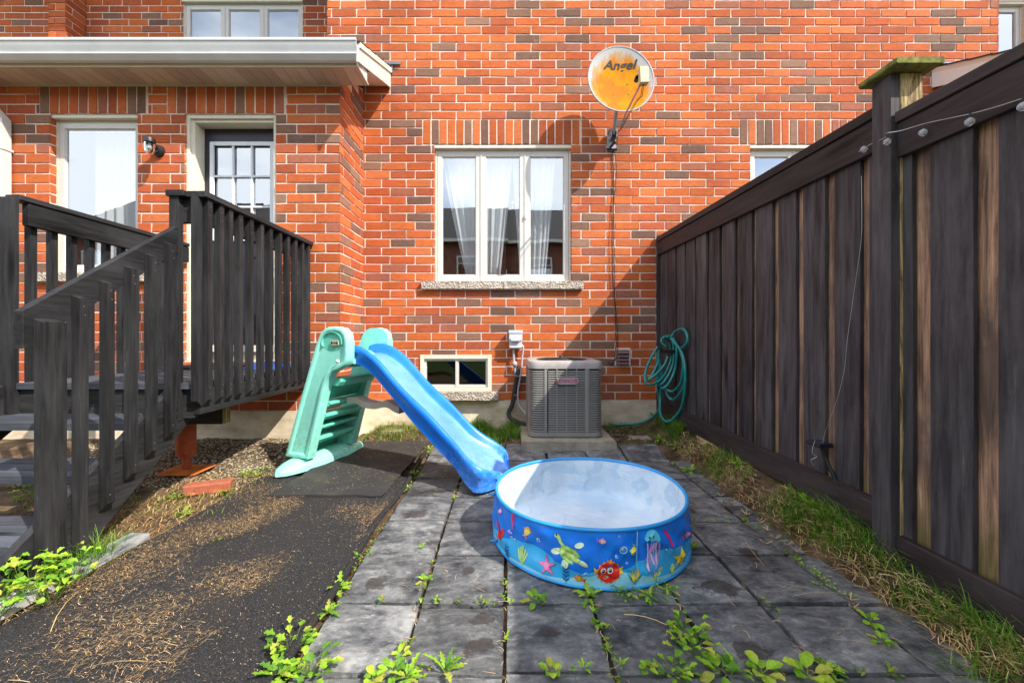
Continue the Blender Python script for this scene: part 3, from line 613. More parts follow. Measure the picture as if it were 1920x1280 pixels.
m_ = MB().use(M_CREAM); m_.bbox((dx0 - .0, YB + .03, .875), (dx1, YB + .2, .933)); m_.use(M_PAD); m_.box((dx0 + .002, YB + .05, .60), (dx1 - .002, YB + .19, .874)); m_.build('threshold', house)
# louvred vent and its mortar surround
m_ = MB().use(M_MORTAR).color((1, 1, 1)); m_.bbox((1.158, YM - .012, .70), (1.322, YM + .02, .892)); m_.use(M_MAROON); frame_rect(m_, 1.168, 1.303, .708, .872, YM - .022, YM - .005, .010)
vt = m_.build('exhaust_vent', house)
m_ = MB().use(M_MAROON)
for k in range(4): z = .722 + k * .038; m_.add([(1.178, YM - .045, z), (1.293, YM - .045, z), (1.293, YM - .013, z + .034), (1.178, YM - .013, z + .034), (1.178, YM - .042, z + .003), (1.293, YM - .042, z + .003)], [(0, 1, 2, 3)])
m_.build('louvre', vt)
# downspout at the far left
m_ = MB().use(M_WHITE)
xc = -4.585
m_.prism([(-.055, 0), (.055, 0), (.055, .072), (-.055, .072)], lambda u, w, d: (xc + u, YB - .09 + w, .62 + d * 2.36)); m_.prism([(-.055, 0), (.055, 0), (.055, .072), (-.055, .072)], lambda u, w, d: (xc + u - .07 * d * d, YB - .09 + w - .10 * d, 2.981 + d * .16))
m_.prism([(-.055, 0), (.055, 0), (.055, .072), (-.055, .072)], lambda u, w, d: (xc + u - .08 , YB - .19 + w - .09 * d, 3.142 + d * .19))
for z in (2.70, 1.4): m_.box((xc - .062, YB - .095, z), (xc + .062, YB - .006, z + .02))
m_.build('downspout', house)

# curtains and chandelier inside
def curtain(name, x_top, x_bot, Y, z0, z1, label, group=None, folds=5, amp=.022):
    m_ = MB().use(M_SHEER); nu, nv = folds * 8, 12; o = 0
    for j in range(nv + 1):
        v = j / nv; z = z1 + (z0 - z1) * v; a = x_top[0] + (x_bot[0] - x_top[0]) * v ** 1.2; b = x_top[1] + (x_bot[1] - x_top[1]) * v ** 1.2
        for i in range(nu + 1):
            u = i / nu; m_.v.append((a + (b - a) * (u + .25 / folds * sin(u * folds * 2 * pi) * .5), Y + amp * sin(u * folds * 2 * pi + 1.3 * sin(u * 7)) * (1 + v * .4), z))
    for j in range(nv):
        for i in range(nu): q = j * (nu + 1) + i; m_.face([q, q + 1, q + nu + 2, q + nu + 1])
    o = m_.build(name, org=((x_bot[0] + x_bot[1]) / 2, Y, z0), smooth=True); return tag(o, label, 'curtain', group)
G_ = 'sheer curtains behind the casement window'
curtain('sheer_curtain', (-.72, -.20), (-.42, -.20), YM + .17, 1.55, 3.05, 'sheer white curtain gathered to the right in the left casement', G_)
curtain('sheer_curtain', (-.20, .07), (-.20, -.09), YM + .18, 1.55, 3.05, 'narrow sheer curtain on the left side of the middle casement', G_, 3)
curtain('sheer_curtain', (.06, .24), (.16, .26), YM + .19, 1.55, 3.05, 'thin sheer curtain on the right side of the middle casement', G_, 3)
curtain('sheer_curtain', (.22, .55), (.24, .42), YM + .17, 1.55, 3.05, 'sheer white curtain gathered to the left in the right casement', G_, 5)
curtain('sheer_curtain', (-4.05, -3.2), (-4.05, -3.2), YB + .27, 1.55, 3.05, 'full sheer curtain behind the large single window by the door', None, 9, .03)
ch = thing('chandelier', (.02, 5.6, 2.70), 'small lit chandelier glowing inside the middle of the casement window', 'chandelier')
m_ = MB().use(M_BLACK); m_.tube([(0.02, 5.6, 3.3), (.02, 5.6, 2.78)], .006, 6)
for k in range(6):
    q = k * pi / 3; m_.tube([(.02, 5.6, 2.80), (.02 + .06 * cos(q), 5.6 + .06 * sin(q), 2.76), (.02 + .12 * cos(q), 5.6 + .12 * sin(q), 2.79)], .004, 5)
m_.build('frame', ch)
for k in range(6):
    q = k * pi / 3; m_ = MB().use(M_BULBLIT); m_.lathe([(.001, 0), (.007, .006), (.008, .014), (.001, .028)], (.02 + .12 * cos(q), 5.6 + .12 * sin(q), 2.79), 8); m_.build('bulb', ch, smooth=True)

# ------------------------------------------------------------------ wall lamp
lp = thing('wall_lamp', (-3.19, YB, 2.70), 'black jam-jar wall lamp with ribbed clear glass beside the door', 'wall lamp')
m_ = MB().use(M_BLACK); m_.lathe([(.001, -.045), (.028, -.045), (.032, -.03), (.052, -.022), (.055, -.004)], (-3.19, YB - .002, 2.715), 24, 'y')
m_.tube([(-3.19, YB - .03, 2.72), (-3.185, YB - .08, 2.745), (-3.18, YB - .115, 2.762)], .022, 12); m_.lathe([(.001, .036), (.040, .034), (.045, .02), (.045, -.004), (.040, -.006)], (-3.175, YB - .125, 2.742), 24); m_.build('bracket', lp, smooth=30)
m_ = MB().use(M_LGLASS); prof = [(.037, .0)]
for k in range(11): prof.append((.040 + (.0022 if k % 2 else -.001) - .010 * (k / 10) ** 3, -.008 * k - .004))
prof += [(.022, -.10), (.002, -.105)]; m_.lathe(prof, (-3.175, YB - .125, 2.737), 24); m_.build('glass_jar', lp, smooth=True)
m_ = MB().use(M_WHITE); m_.lathe([(.012, 0), (.014, -.02), (.024, -.04), (.024, -.055), (.001, -.072)], (-3.175, YB - .125, 2.735), 14); m_.build('bulb', lp, smooth=True)

# ------------------------------------------------------------------ satellite dish
DC = Vector((1.125, 4.03, 3.545)); dn = Vector((.04, -1, .14)).normalized(); dxv = Vector((0, 0, 1)).cross(dn).normalized() * -1
dxv = dn.cross(Vector((0, 0, 1))).normalized() * -1
if dxv.x < 0: dxv = -dxv
dzv = dxv.cross(dn) * 1.0
if dzv.z < 0: dzv = -dzv
def dp(u, w, off=0.0):
    r2 = (u / .325) ** 2 + (w / .352) ** 2; return DC + dxv * u + dzv * w - dn * (.055 * (1 - r2)) + dn * off
sat = thing('satellite_dish', (DC.x, DC.y, DC.z), 'rusty orange and white satellite dish lettered Angel on the brick wall', 'satellite dish')
m_ = MB().use(M_DISH); NR, NT = 10, 48; m_.v.append(tuple(dp(0, 0)))
for i in range(1, NR + 1):
    for k in range(NT): q = 2 * pi * k / NT; m_.v.append(tuple(dp(.325 * i / NR * cos(q), .352 * i / NR * sin(q))))
for k in range(NT): m_.face([0, 1 + k, 1 + (k + 1) % NT])
for i in range(NR - 1):
    for k in range(NT): a = 1 + i * NT; k2 = (k + 1) % NT; m_.face([a + k, a + NT + k, a + NT + k2, a + k2])
rr = m_.build('reflector', sat, smooth=True)
m_ = MB().use(M_DISHB); m_.tube([dp(.325 * cos(2 * pi * k / NT), .352 * sin(2 * pi * k / NT), -.004) for k in range(NT)], .0075, 8, True)
o = len(m_.v)
for (sc_, of) in ((1.0, -.004), (.98, -.022), (.6, -.045), (.2, -.052)):
    for k in range(NT): q = 2 * pi * k / NT; m_.v.append(tuple(dp(.325 * sc_ * cos(q), .352 * sc_ * sin(q), of * .6)))
for i in range(3):
    for k in range(NT): k2 = (k + 1) % NT; m_.face([o + i * NT + k, o + i * NT + k2, o + (i + 1) * NT + k2, o + (i + 1) * NT + k])
m_.build('rim', sat, smooth=40)
vs_, fs_ = text('Angel', .125, .0026, .25, 1.0); m_ = MB().use(M_TXT); m_.add([dp(x * 1.12 + .0, y + .172 + x * .04, .0035) for x, y in vs_], fs_); m_.build('lettering', rr)
m_ = MB().use(M_BLACK)
for (a, b) in ((-.075, -.02), (.075, -.02), (-.07, -.14), (.08, -.14)):
    c_ = [dp(a + .006 * cos(q * pi / 4), b + .006 * sin(q * pi / 4), .004) for q in range(8)]; m_.add(c_, [tuple(range(8))])
m_.build('bolt', rr)
LN = Vector((1.185, 3.58, 3.285))
m_ = MB().use(M_SILVER); lowp = dp(.02, -.352, -.01); m_.tube([Vector((1.128, 4.235, 3.20)), lowp + Vector((-.012, .04, -.09)), lowp + Vector((0, -.02, -.035)), LN + Vector((-.02, .02, -.075))], .0095, 8); m_.build('feed_arm', sat, smooth=40)
m_ = MB().use(M_LNB); f_ = lambda p: Vector((LN.x + p.x, LN.y + p.y + p.z * .12, LN.z + p.z + p.x * .03)); m_.box((-.028, -.03, -.072), (.044, .035, .072), f_); lb = m_.build('receiver', sat)
m_ = MB().use(M_BLACK); m_.lathe([(.001, .055), (.020, .05), (.022, .02), (.020, .0)], (LN.x - .032, LN.y + .03, LN.z + .01), 12, 'y'); m_.build('feed_horn', lb, smooth=40)
m_ = MB().use(M_CABLE)
for e in (0, .012): m_.tube([LN + Vector((.0 + e, .0, -.07)), LN + Vector((.01 + e, .08, -.13)), LN * .5 + lowp * .5 + Vector((.03 + e, 0, -.05)), lowp + Vector((.02 + e, -.01, -.05)), lowp + Vector((-.02 + e, .1, -.12)), Vector((1.16 + e, 4.33, 3.16)), Vector((1.165 + e, 4.37, 3.05))], .003, 5)
m_.build('cable', sat, smooth=True)
m_ = MB().use(M_DISHB); m_.tube([dp(.0, -.15, -.06), (1.12, 4.16, 3.38), (1.12, 4.25, 3.22), (1.12, 4.31, 3.12)], .019, 12); m_.build('mast', sat, smooth=30)
m_ = MB().use(M_DISHB); m_.bbox((1.07, YM - .022, 2.985), (1.165, YM - .008, 3.185)); m_.bbox((1.085, YM - .12, 3.09), (1.095, YM - .02, 3.165)); m_.bbox((1.143, YM - .12, 3.09), (1.153, YM - .02, 3.165)); m_.bbox((1.065, YM - .10, 3.165), (1.15, YM - .02, 3.185))
m_.use(M_BLACK); m_.tube([(1.08, YM - .09, 3.12), (1.16, YM - .09, 3.12)], .012, 8); m_.tube([(1.10, YM - .03, 3.02), (1.14, YM - .08, 3.06)], .014, 8); m_.tube([(1.06, YM - .03, 3.0), (1.175, YM - .03, 3.0)], .012, 8)
m_.build('wall_mount', sat, smooth=30)
# cable down the wall
m_ = MB().use(M_CABLE)
P0 = [(1.135, 2.99), (1.128, 2.90), (1.14, 2.75), (1.137, 2.4), (1.145, 2.0), (1.15, 1.6), (1.158, 1.2), (1.165, .95), (1.155, .80), (1.135, .735), (1.10, .72), (1.085, .75)]
def smooth_path(p, n=6):
    out = []; N = len(p)
    for i in range(N - 1):
        a, b, c, d = [Vector(p[max(0, min(N - 1, i + k))]) for k in (-1, 0, 1, 2)]
        for j in range(n):
            t = j / n; out.append(.5 * ((2 * b) + (c - a) * t + (2 * a - 5 * b + 4 * c - d) * t * t + (3 * b - a - 3 * c + d) * t ** 3))
    out.append(Vector(p[-1])); return out
m_.tube(smooth_path([(x, YM - .012, z) for x, z in P0]), .0042, 6); m_.tube(smooth_path([(x + .004 + .03 * sin(i * 1.1) * (1 if i < 7 else .5), YM - .020, z) for i, (x, z) in enumerate(P0[:-2])]), .0036, 6)
tag(m_.build('cable', org=(1.14, YM, .72), smooth=True), 'two thin black cables running down the brick below the dish', 'cable')

# ------------------------------------------------------------------ disconnect box, pipes
m_ = MB().use(M_BOXG); m_.bbox((.028, YM - .095, .895), (.160, YM - .008, 1.075), .006); bxo = m_.build('electrical_box', org=(.094, YM, .89)); tag(bxo, 'pale grey electrical box mounted on the brick above the air conditioner pipes', 'electrical box')
m_ = MB().use(M_BOXG); m_.bbox((.020, YM - .112, 1.050), (.168, YM - .006, 1.082), .005); m_.bbox((.024, YM - .106, .975), (.164, YM - .096, 1.05), .004); m_.bbox((.04, YM - .125, .968), (.148, YM - .107, 1.005), .005); m_.build('cover', bxo)
pp = thing('air_conditioner_pipes', (.08, YM, .1), 'black insulated pipe and grey conduit running down the wall to the air conditioner', 'pipes')
m_ = MB().use(M_PIPE); m_.tube(smooth_path([(.13, YM - .03, .70), (.115, YM - .05, .62), (.085, YM - .055, .45), (.06, YM - .06, .30), (.02, YM - .09, .215), (.05, YM - .17, .17), (.14, YM - .24, .14), (.215, YM - .30, .13)]), .023, 10); m_.build('insulated_pipe', pp, smooth=True)
m_ = MB().use(M_CONDUIT); m_.tube(smooth_path([(.075, YM - .045, .89), (.075, YM - .045, .78), (.085, YM - .045, .70), (.09, YM - .04, .62)]), .012, 8); m_.tube(smooth_path([(.15, YM - .045, .93), (.175, YM - .05, .90), (.165, YM - .05, .80), (.15, YM - .055, .62), (.12, YM - .06, .45), (.13, YM - .09, .30), (.20, YM - .16, .22), (.215, YM - .2, .20)]), .010, 8); m_.lathe([(.001, 0), (.024, 0), (.024, .05), (.001, .05)], (.085, YM - .05, .70), 12); m_.build('conduit', pp, smooth=True)
m_ = MB().use(M_WHITE)
for (x, z) in ((.112, .60), (.095, .40)): m_.tube([(x + .03 * cos(q), YM - .052 + .03 * sin(q), z + .004 * sin(q * 2)) for q in [k * pi / 5 for k in range(10)]], .003, 5, True)
m_.build('cable_tie', pp)

# ------------------------------------------------------------------ air conditioner
m_ = MB().use(M_PAD)
m_.bbox((.13, 3.50, .02), (.94, 4.34, .122), .008); tag(m_.build('concrete_pad', org=(.53, 3.9, .02)), 'square concrete slab under the air conditioner', 'slab')
AX0, AX1, AY0, AY1, AZ0, AZ1 = .195, .857, 3.62, 4.282, .127, .805
ac = thing('air_conditioner', ((AX0 + AX1) / 2, (AY0 + AY1) / 2, AZ0), 'grey louvred outdoor air conditioner standing on a concrete slab', 'air conditioner')
def rrect(inset, rad, n=7):
    x0, x1, y0, y1 = AX0 + inset, AX1 - inset, AY0 + inset, AY1 - inset; out = []
    for (cx, cy, a0) in ((x1 - rad, y0 + rad, -90), (x1 - rad, y1 - rad, 0), (x0 + rad, y1 - rad, 90), (x0 + rad, y0 + rad, 180)):
        for k in range(n + 1): q = radians(a0 + 90 * k / n); out.append((cx + rad * cos(q), cy + rad * sin(q)))
    return out
def ring_shell(m_, levels):
    N = None; o = len(m_.v)
    for (ins, rad, z) in levels:
        pts = rrect(ins, rad); N = len(pts); m_.v += [(x, y, z) for x, y in pts]
    for i in range(len(levels) - 1):
        for k in range(N): k2 = (k + 1) % N; m_.face([o + i * N + k, o + i * N + k2, o + (i + 1) * N + k2, o + (i + 1) * N + k])
    return o, N
m_ = MB().use(M_ACM); ring_shell(m_, [(.012, .07, AZ0), (.0, .08, AZ0 + .006), (.0, .08, AZ0 + .042), (.008, .075, AZ0 + .046), (.02, .07, AZ0 + .046)]); m_.build('base_pan', ac, smooth=30)
m_ = MB().use(M_ACT); o, N = ring_shell(m_, [(.02, .07, AZ1 - .075), (.0, .08, AZ1 - .073), (-.003, .083, AZ1 - .03), (.006, .075, AZ1 - .010), (.03, .07, AZ1 - .001), (.09, .10, AZ1 - .004), (.10, .10, AZ1 - .02)]); m_.build('top_cover', ac, smooth=40)
m_ = MB().use(M_BLACK); cxa, cya = (AX0 + AX1) / 2, (AY0 + AY1) / 2
for k in range(9): m_.tube([(cxa + (.03 + .026 * k) * cos(q * pi / 16), cya + (.03 + .026 * k) * sin(q * pi / 16), AZ1 + .004 - .001 * k) for q in range(32)], .002, 4, True)
for k in range(8): q = k * pi / 4; m_.tube([(cxa + .02 * cos(q), cya + .02 * sin(q), AZ1 + .006), (cxa + .245 * cos(q), cya + .245 * sin(q), AZ1 - .006)], .003, 4)
m_.lathe([(.001, .028), (.02, .026), (.026, .008), (.035, 0)], (cxa, cya, AZ1 + .004), 12); m_.build('fan_guard', ac)
m_ = MB().use(M_BLACK); o, N = ring_shell(m_, [(.03, .06, AZ0 + .03), (.03, .06, AZ1 - .05)]); m_.face([o + N + k for k in range(N)]); m_.build('coil', ac)
m_ = MB().use(M_ACM); NL = 27; z0_, z1_ = AZ0 + .052, AZ1 - .082; pt = (z1_ - z0_) / NL
for i in range(NL):
    z = z0_ + i * pt; ring_shell(m_, [(.022, .062, z + .001), (.006, .074, z), (.003, .077, z + .004), (.006, .074, z + pt * .46), (.020, .064, z + pt * .58)])
m_.build('louvre_panel', ac, smooth=50)
m_ = MB().use(M_ACM); wd = AX1 - AX0
for fx, hw in ((.233, .016), (.375, .005), (.505, .005), (.64, .005), (.775, .016), (.25, .004), (.80, .004)):
    x = AX0 + fx * wd; m_.bbox((x - hw, AY0 - .001, z0_ - .006), (x + hw, AY0 + .012, z1_ + .008), .002)
for fx in (.3, .5, .7): y = AY0 + fx * wd; m_.box((AX0 - .001, y - .006, z0_), (AX0 + .01, y + .006, z1_)); m_.box((AX1 - .01, y - .006, z0_), (AX1 + .001, y + .006, z1_))
m_.build('corner_post', ac)
m_ = MB().use(M_SILVER)
for fx in (.225, .243, .768, .79):
    for z in (AZ0 + .022, z1_ + .012): m_.lathe([(.001, -.005), (.0035, -.004), (.004, 0)], (AX0 + fx * wd, AY0 - .001, z), 8, 'y')
m_.build('screw', ac)
bx, bz = AX0 + .515 * wd, AZ1 - .178
m_ = MB().use(M_SILVER); pl = []
for k in range(28):
    q = 2 * pi * k / 28; pl.append((bx + .070 * cos(q) + (.032 if cos(q) > 0 else -.032) * 1, bz + .034 * sin(q)))
pl = [(bx + max(-.062, min(.062, 0)) + (.062 if cos(2 * pi * k / 28) >= 0 else -.062) + .034 * cos(2 * pi * k / 28), bz + .032 * sin(2 * pi * k / 28)) for k in range(28)]
m_.prism(pl, lambda u, w, d: (u, AY0 - .016 + d * .014, w), .2); bd = m_.build('badge', ac, smooth=30)
vs_, fs_ = text('LENNOX', .046, .0005, .12, .95); m_ = MB().use(M_RED); m_.add([(bx - .012 + x, AY0 - .0185, bz + y) for x, y in vs_], fs_)
cr = [(bx + .062 + .022 * cos(radians(t)), bz + .022 * sin(radians(t))) for t in range(-75, 80, 15)] + [(bx + .055 + .022 * cos(radians(t)), bz + .017 * sin(radians(t))) for t in range(75, -80, -15)]
m_.add([(x, AY0 - .0185, z) for x, z in cr], [tuple(range(len(cr)))]); m_.build('lettering', bd)

# ------------------------------------------------------------------ deck with stairs and railings
XD0, XD1, YD0, YD1, ZD = -2.95, -1.826, 2.45, 3.755, .745
dk = thing('wooden_deck', (-2.4, 3.1, 0), 'black stained wooden deck with railings and three steps at the back door', 'deck')
def bev_bal(m_, x0, x1, y0, y1, z0, z1, side, top=True, bot=True):
    "square baluster, ends cut at a slant on its outer side (side: '+x','-y')"
    r = .0025
    if side == '+x':
        pol = [(x0, z0), (x1 - .004, z0 + (.035 if bot else 0)), (x1, z0 + (.04 if bot else .003)), (x1, z1 - (.014 if top else 0)), (x0, z1)]
        m_.prism(pol, lambda u, w, d: (u, y0 + d * (y1 - y0), w), .08)
    else:
        pol = [(y1, z0), (y0 + .004, z0 + (.035 if bot else 0)), (y0, z0 + (.04 if bot else .003)), (y0, z1 - (.014 if top else 0)), (y1, z1)]
        m_.prism(pol, lambda u, w, d: (x0 + d * (x1 - x0), u, w), .08)
def jit(): return U(-.004, .004)
# floor boards run left to right
n_ = 9; bw_ = (YD1 - YD0 + .02) / n_
for i in range(n_):
    y = YD0 - .02 + i * bw_; m_ = MB().use(M_TREAD); m_.bbox((XD0 + .04, y + .003, ZD - .036), (XD1 - .01, y + bw_ - .003, ZD)); m_.build('floor_board', dk)
m_ = MB().use(M_DKY); m_.bbox((XD1 - .040, YD0, .555), (XD1, YD1 + .01, ZD - .038)); m_.build('rim_beam', dk)
m_ = MB().use(M_DKY); m_.bbox((XD0, YD0, .555), (XD0 + .038, YD1 + .01, ZD - .038)); m_.build('rim_beam', dk)
m_ = MB().use(M_DKX); m_.bbox((XD0 + .04, YD0 + .003, .535), (XD1 - .042, YD0 + .04, ZD - .038)); m_.build('rim_beam', dk)
m_ = MB().use(M_BLACK)
for x in (-2.2, -2.55): m_.bbox((x, YD0 + .045, .56), (x + .038, YD1, ZD - .04))
m_.build('joist', dk)
m_ = MB().use(M_DKX); m_.bbox((-3.0, 3.02, .375), (-2.09, 3.10, .55)); m_.use(M_RAW); m_.box((-2.089, 3.021, .376), (-2.086, 3.099, .549)); m_.build('support_beam', dk)
# adjustable red steel jack post
m_ = MB().use(M_RUST); jx, jy = -2.39, 3.06
m_.lathe([(.001, .372), (.060, .372), (.064, .36), (.064, .17), (.060, .155), (.064, .15), (.064, .143), (.02, .14), (.045, .138), (.045, .118), (.022, .116), (.021, .075), (.034, .073), (.034, .045), (.024, .043), (.022, .03)], (jx, jy, 0), 20)
m_.use(M_RUSTP); m_.bbox((jx - .13, jy - .13, .026), (jx + .16, jy + .10, .036)); tag(m_.build('support_post', dk, smooth=30), 'red steel screw jack post on a rusty plate')
# right railing
def uprail(xa, side, ylist, cap, name='baluster'):
    for y in ylist:
        m_ = MB().use(M_DKZ); j = jit(); bev_bal(m_, xa, xa + .038, y + j, y + .038 + j, .600 + jit(), cap, '+x', False); m_.use(M_SCREW); [m_.lathe([(.0034, 0), (.003, .0012), (.0005, .0015)], (xa + .0385, y + j + .019 + U(-.006, .006), z), 7, 'h') for z in (1.80 + jit(), 1.745 + jit(), .675 + jit(), .715 + jit())]; m_.build(name, dk)
uprail(XD1 + .001, '+x', [2.462, 2.558, 2.645, 2.745, 2.862, 2.985, 3.105, 3.228, 3.352, 3.47, 3.59, 3.70], 1.842)
m_ = MB().use(M_DKY); m_.bbox((XD1 - .065, YD0 - .03, 1.845), (XD1 + .055, YD1 + .01, 1.880)); m_.build('cap_rail', dk)
m_ = MB().use(M_DKY); m_.bbox((XD1 - .040, YD0 + .005, 1.705), (XD1 - .002, YD1 + .01, 1.843)); m_.build('top_rail', dk)
m_ = MB().use(M_DKX); m_.bbox((-2.0, YD0 - .048, 1.846), (XD1 - .066, YD0 + .07, 1.881)); m_.build('cap_rail', dk)
m_ = MB().use(M_DKX); m_.bbox((-1.99, YD0 + .002, 1.70), (XD1 - .042, YD0 + .038, 1.844)); m_.build('top_rail', dk)
m_ = MB().use(M_DKZ); bev_bal(m_, XD1 - .03, XD1 + .010, YD0 - .037, YD0 + .001, .60, 1.843, '-y', False); m_.build('baluster', dk)
m_ = MB().use(M_DKZ); m_.bbox((-1.985, YD0 - .036, .52), (-1.930, YD0 + .001, 1.845)); m_.build('post', dk)
# left railing
for y in (2.545, 2.665, 2.785, 2.905, 3.025, 3.145, 3.265, 3.385, 3.505, 3.63):
    m_ = MB().use(M_DKZ); bev_bal(m_, XD0 - .04, XD0 - .002, y, y + .038, .6, 1.83, '-y', False, False); m_.build('baluster', dk)
m_ = MB().use(M_DKY); m_.bbox((XD0 - .045, YD0 - .0, 1.836), (XD0 + .048, YD1 + .01, 1.868)); m_.build('cap_rail', dk)
m_ = MB().use(M_DKY); m_.bbox((XD0 + .0, YD0 + .05, 1.695), (XD0 + .038, YD1 + .01, 1.834)); m_.build('top_rail', dk)
for (a, b) in ((-2.995, -2.905), (-3.13, -3.05)):
    m_ = MB().use(M_DKZ); m_.bbox((a, YD0 - .045, .52), (b, YD0 - .003, 1.842)); m_.build('post', dk)
# stairs: slope k, stringers, treads, hand rails
k_ = .70
def sloped(x0, x1, ya, yb, za, h, mat, name, plumb=True):
    "board rising from (ya,za) to yb with slope k_, vertical height h"
    m_ = MB().use(mat); zb_ = za + k_ * (yb - ya)
    m_.prism([(ya, za - h), (yb, zb_ - h), (yb, zb_), (ya, za)], lambda u, w, d: (x0 + d * (x1 - x0), u, w), .06); return m_.build(name, dk)
sloped(-1.972, -1.932, 1.64, YD0 - .04, 1.126, .150, M_DKY, 'handrail')
sloped(-3.06, -3.022, 1.64, YD0 - .0, 1.19, .16, M_DKY, 'handrail')
def stringer(x0, x1):
    m_ = MB().use(M_DKY); m_.prism([(1.50, .02), (1.865, .02), (2.60, .575), (2.60, .60), (YD0 + .0, .72), (2.40, .735), (1.50, .095)], lambda u, w, d: (x0 + d * (x1 - x0), u, w), .05); m_.build('stringer', dk)
stringer(-1.975, -1.936); stringer(-2.985, -2.945)
for i, (zt, yn) in enumerate(((.5625, 2.175), (.375, 1.905), (.1875, 1.635))):
    for q in range(3):
        m_ = MB().use(M_TREAD); m_.bbox((-2.943, yn + q * .096, zt - .038), (-1.977, yn + q * .096 + .091, zt)); m_.build('tread', dk)
for y, bot in ((2.312, .44), (2.19, .37), (2.07, .29), (1.945, .19), (1.821, .05)):
    m_ = MB().use(M_DKZ); zt = 1.126 + k_ * (y - 1.64) - .045 + jit(); bev_bal(m_, -1.930, -1.892, y, y + .038, bot, zt, '+x', True, bot > .1); m_.use(M_SCREW); [m_.lathe([(.0034, 0), (.003, .0012), (.0005, .0015)], (-1.8915, y + .019 + U(-.006, .006), z), 7, 'h') for z in (zt - .05, zt - .09, bot + .08)]; m_.build('baluster', dk)
m_ = MB().use(M_DKZ); bev_bal(m_, -1.930, -1.888, 1.676, 1.764, .0, 1.098, '+x', True, False); m_.build('newel', dk)
m_ = MB().use(M_DKZ); m_.bbox((-2.0, 1.50, .0), (-1.94, 1.56, .20)); m_.build('post', dk)
# things on the deck
m_ = MB().use(M_RUBBER); m_.bbox((-2.86, 3.36, ZD + .001), (-2.32, 3.70, ZD + .020)); tag(m_.build('door_mat', org=(-2.6, 3.5, ZD)), 'dark door mat lying on the deck in front of the back door', 'door mat')
M_BLUEF = flat('blue_cloth', (.015, .07, .30)); m_ = MB().use(M_BLUEF); o = 0; nu, nv = 26, 14
for j in range(nv + 1):
    for i in range(nu + 1):
        u, v = i / nu, j / nv; e = min(u, 1 - u, v, 1 - v) * 6; h = .06 * min(1, e) * (.5 + .9 * abs(noise.noise(Vector((u * 5, v * 4, 2)))))
        m_.v.append((-2.22 + .34 * u + .02 * sin(v * 9), 3.38 + .26 * v + .015 * sin(u * 8), ZD + .003 + h))
for j in range(nv):
    for i in range(nu): q = j * (nu + 1) + i; m_.face([q, q + 1, q + nu + 2, q + nu + 1])
tag(m_.build('crumpled_cloth', org=(-2.05, 3.5, ZD), smooth=True), 'crumpled blue cloth lying on the deck behind the railing', 'cloth')

# ------------------------------------------------------------------ rubber mats
def mat_sheet(name, poly, z, th, mt, label, wav=.008, step=.06):
    xs_ = [p[0] for p in poly]; ys_ = [p[1] for p in poly]; m_ = MB().use(mt)
    # poly = 4 corners: near-left, near-right, far-right, far-left
    nu = max(4, int((max(xs_) - min(xs_)) / step)); nv = max(4, int((max(ys_) - min(ys_)) / step)); o = 0
    for j in range(nv + 1):
        for i in range(nu + 1):
            u, v = i / nu, j / nv
            x = (poly[0][0] * (1 - u) + poly[1][0] * u) * (1 - v) + (poly[3][0] * (1 - u) + poly[2][0] * u) * v
            y = (poly[0][1] * (1 - u) + poly[1][1] * u) * (1 - v) + (poly[3][1] * (1 - u) + poly[2][1] * u) * v
            e = i in (0, nu) or j in (0, nv)
            if e: x += U(-.006, .006); y += U(-.006, .006)
            m_.v.append((x, y, z + th + wav * noise.noise(Vector((x * 6, y * 6, 1))) - (.002 if e else 0)))
    for j in range(nv):
        for i in range(nu): q = j * (nu + 1) + i; m_.face([q, q + 1, q + nu + 2, q + nu + 1])
    W_ = nu + 1; edge = list(range(nu + 1)) + [j * W_ + nu for j in range(1, nv + 1)] + [nv * W_ + i for i in range(nu - 1, -1, -1)] + [j * W_ for j in range(nv - 1, 0, -1)]
    oo = len(m_.v); m_.v += [(m_.v[k][0], m_.v[k][1], z - .002) for k in edge]
    for k in range(len(edge)): k2 = (k + 1) % len(edge); m_.face([edge[k], oo + k, oo + k2, edge[k2]])
    o = m_.build(name, org=(sum(xs_) / 4, sum(ys_) / 4, z), smooth=30); tag(o, label, 'mat'); return o
mat_sheet('rubber_mat', [(-1.79, .25), (-.70, .25), (-.70, 2.98), (-1.77, 2.98)], .0, .010, M_RUBBER, 'long black rubber mat littered with dry grass in the left foreground')
mat_sheet('rubber_mat', [(-1.50, 2.58), (-.785, 2.58), (-.73, 3.90), (-1.42, 3.90)], .0155, .011, M_RIB, 'smaller ribbed black rubber mat under the slide')
# rolled edge strip between mat and slabs
m_ = MB().use(M_RUBBER); m_.tube([(-.70 + .012 * sin(y * 5) , y, .006 + .006 * sin(y * 9)) for y in [.3 + i * .11 for i in range(32)]], .016, 8); o = m_.build('rubber_edging', org=(-.7, 2, 0), smooth=True); tag(o, 'black rubber edging strip between the mat and the slate slabs', 'edging')
# weathered planks edging the mat on the left
def plank(x0, y0, x1, y1, w, z, label):
    d = Vector((x1 - x0, y1 - y0, 0)); l_ = d.length; d.normalize(); n = Vector((-d.y, d.x, 0))
    m_ = MB().use(M_PLANK); m_.prism([(0, 0), (w, 0), (w, .028), (0, .028)], lambda u, h, t: Vector((x0, y0, z)) + d * (t * l_) + n * (u + .004 * sin(t * 7)) + Vector((0, 0, h)), .01); o = m_.build('plank', org=((x0 + x1) / 2, (y0 + y1) / 2, z)); tag(o, label, 'plank', 'weathered planks edging the mat')
plank(-1.80, .9, -1.80, 1.655, .16, .012, 'weathered grey plank at the left edge nearest the corner of the frame')
plank(-1.80, 1.70, -1.785, 2.06, .10, .010, 'short weathered plank between the mat and the foot of the stairs')
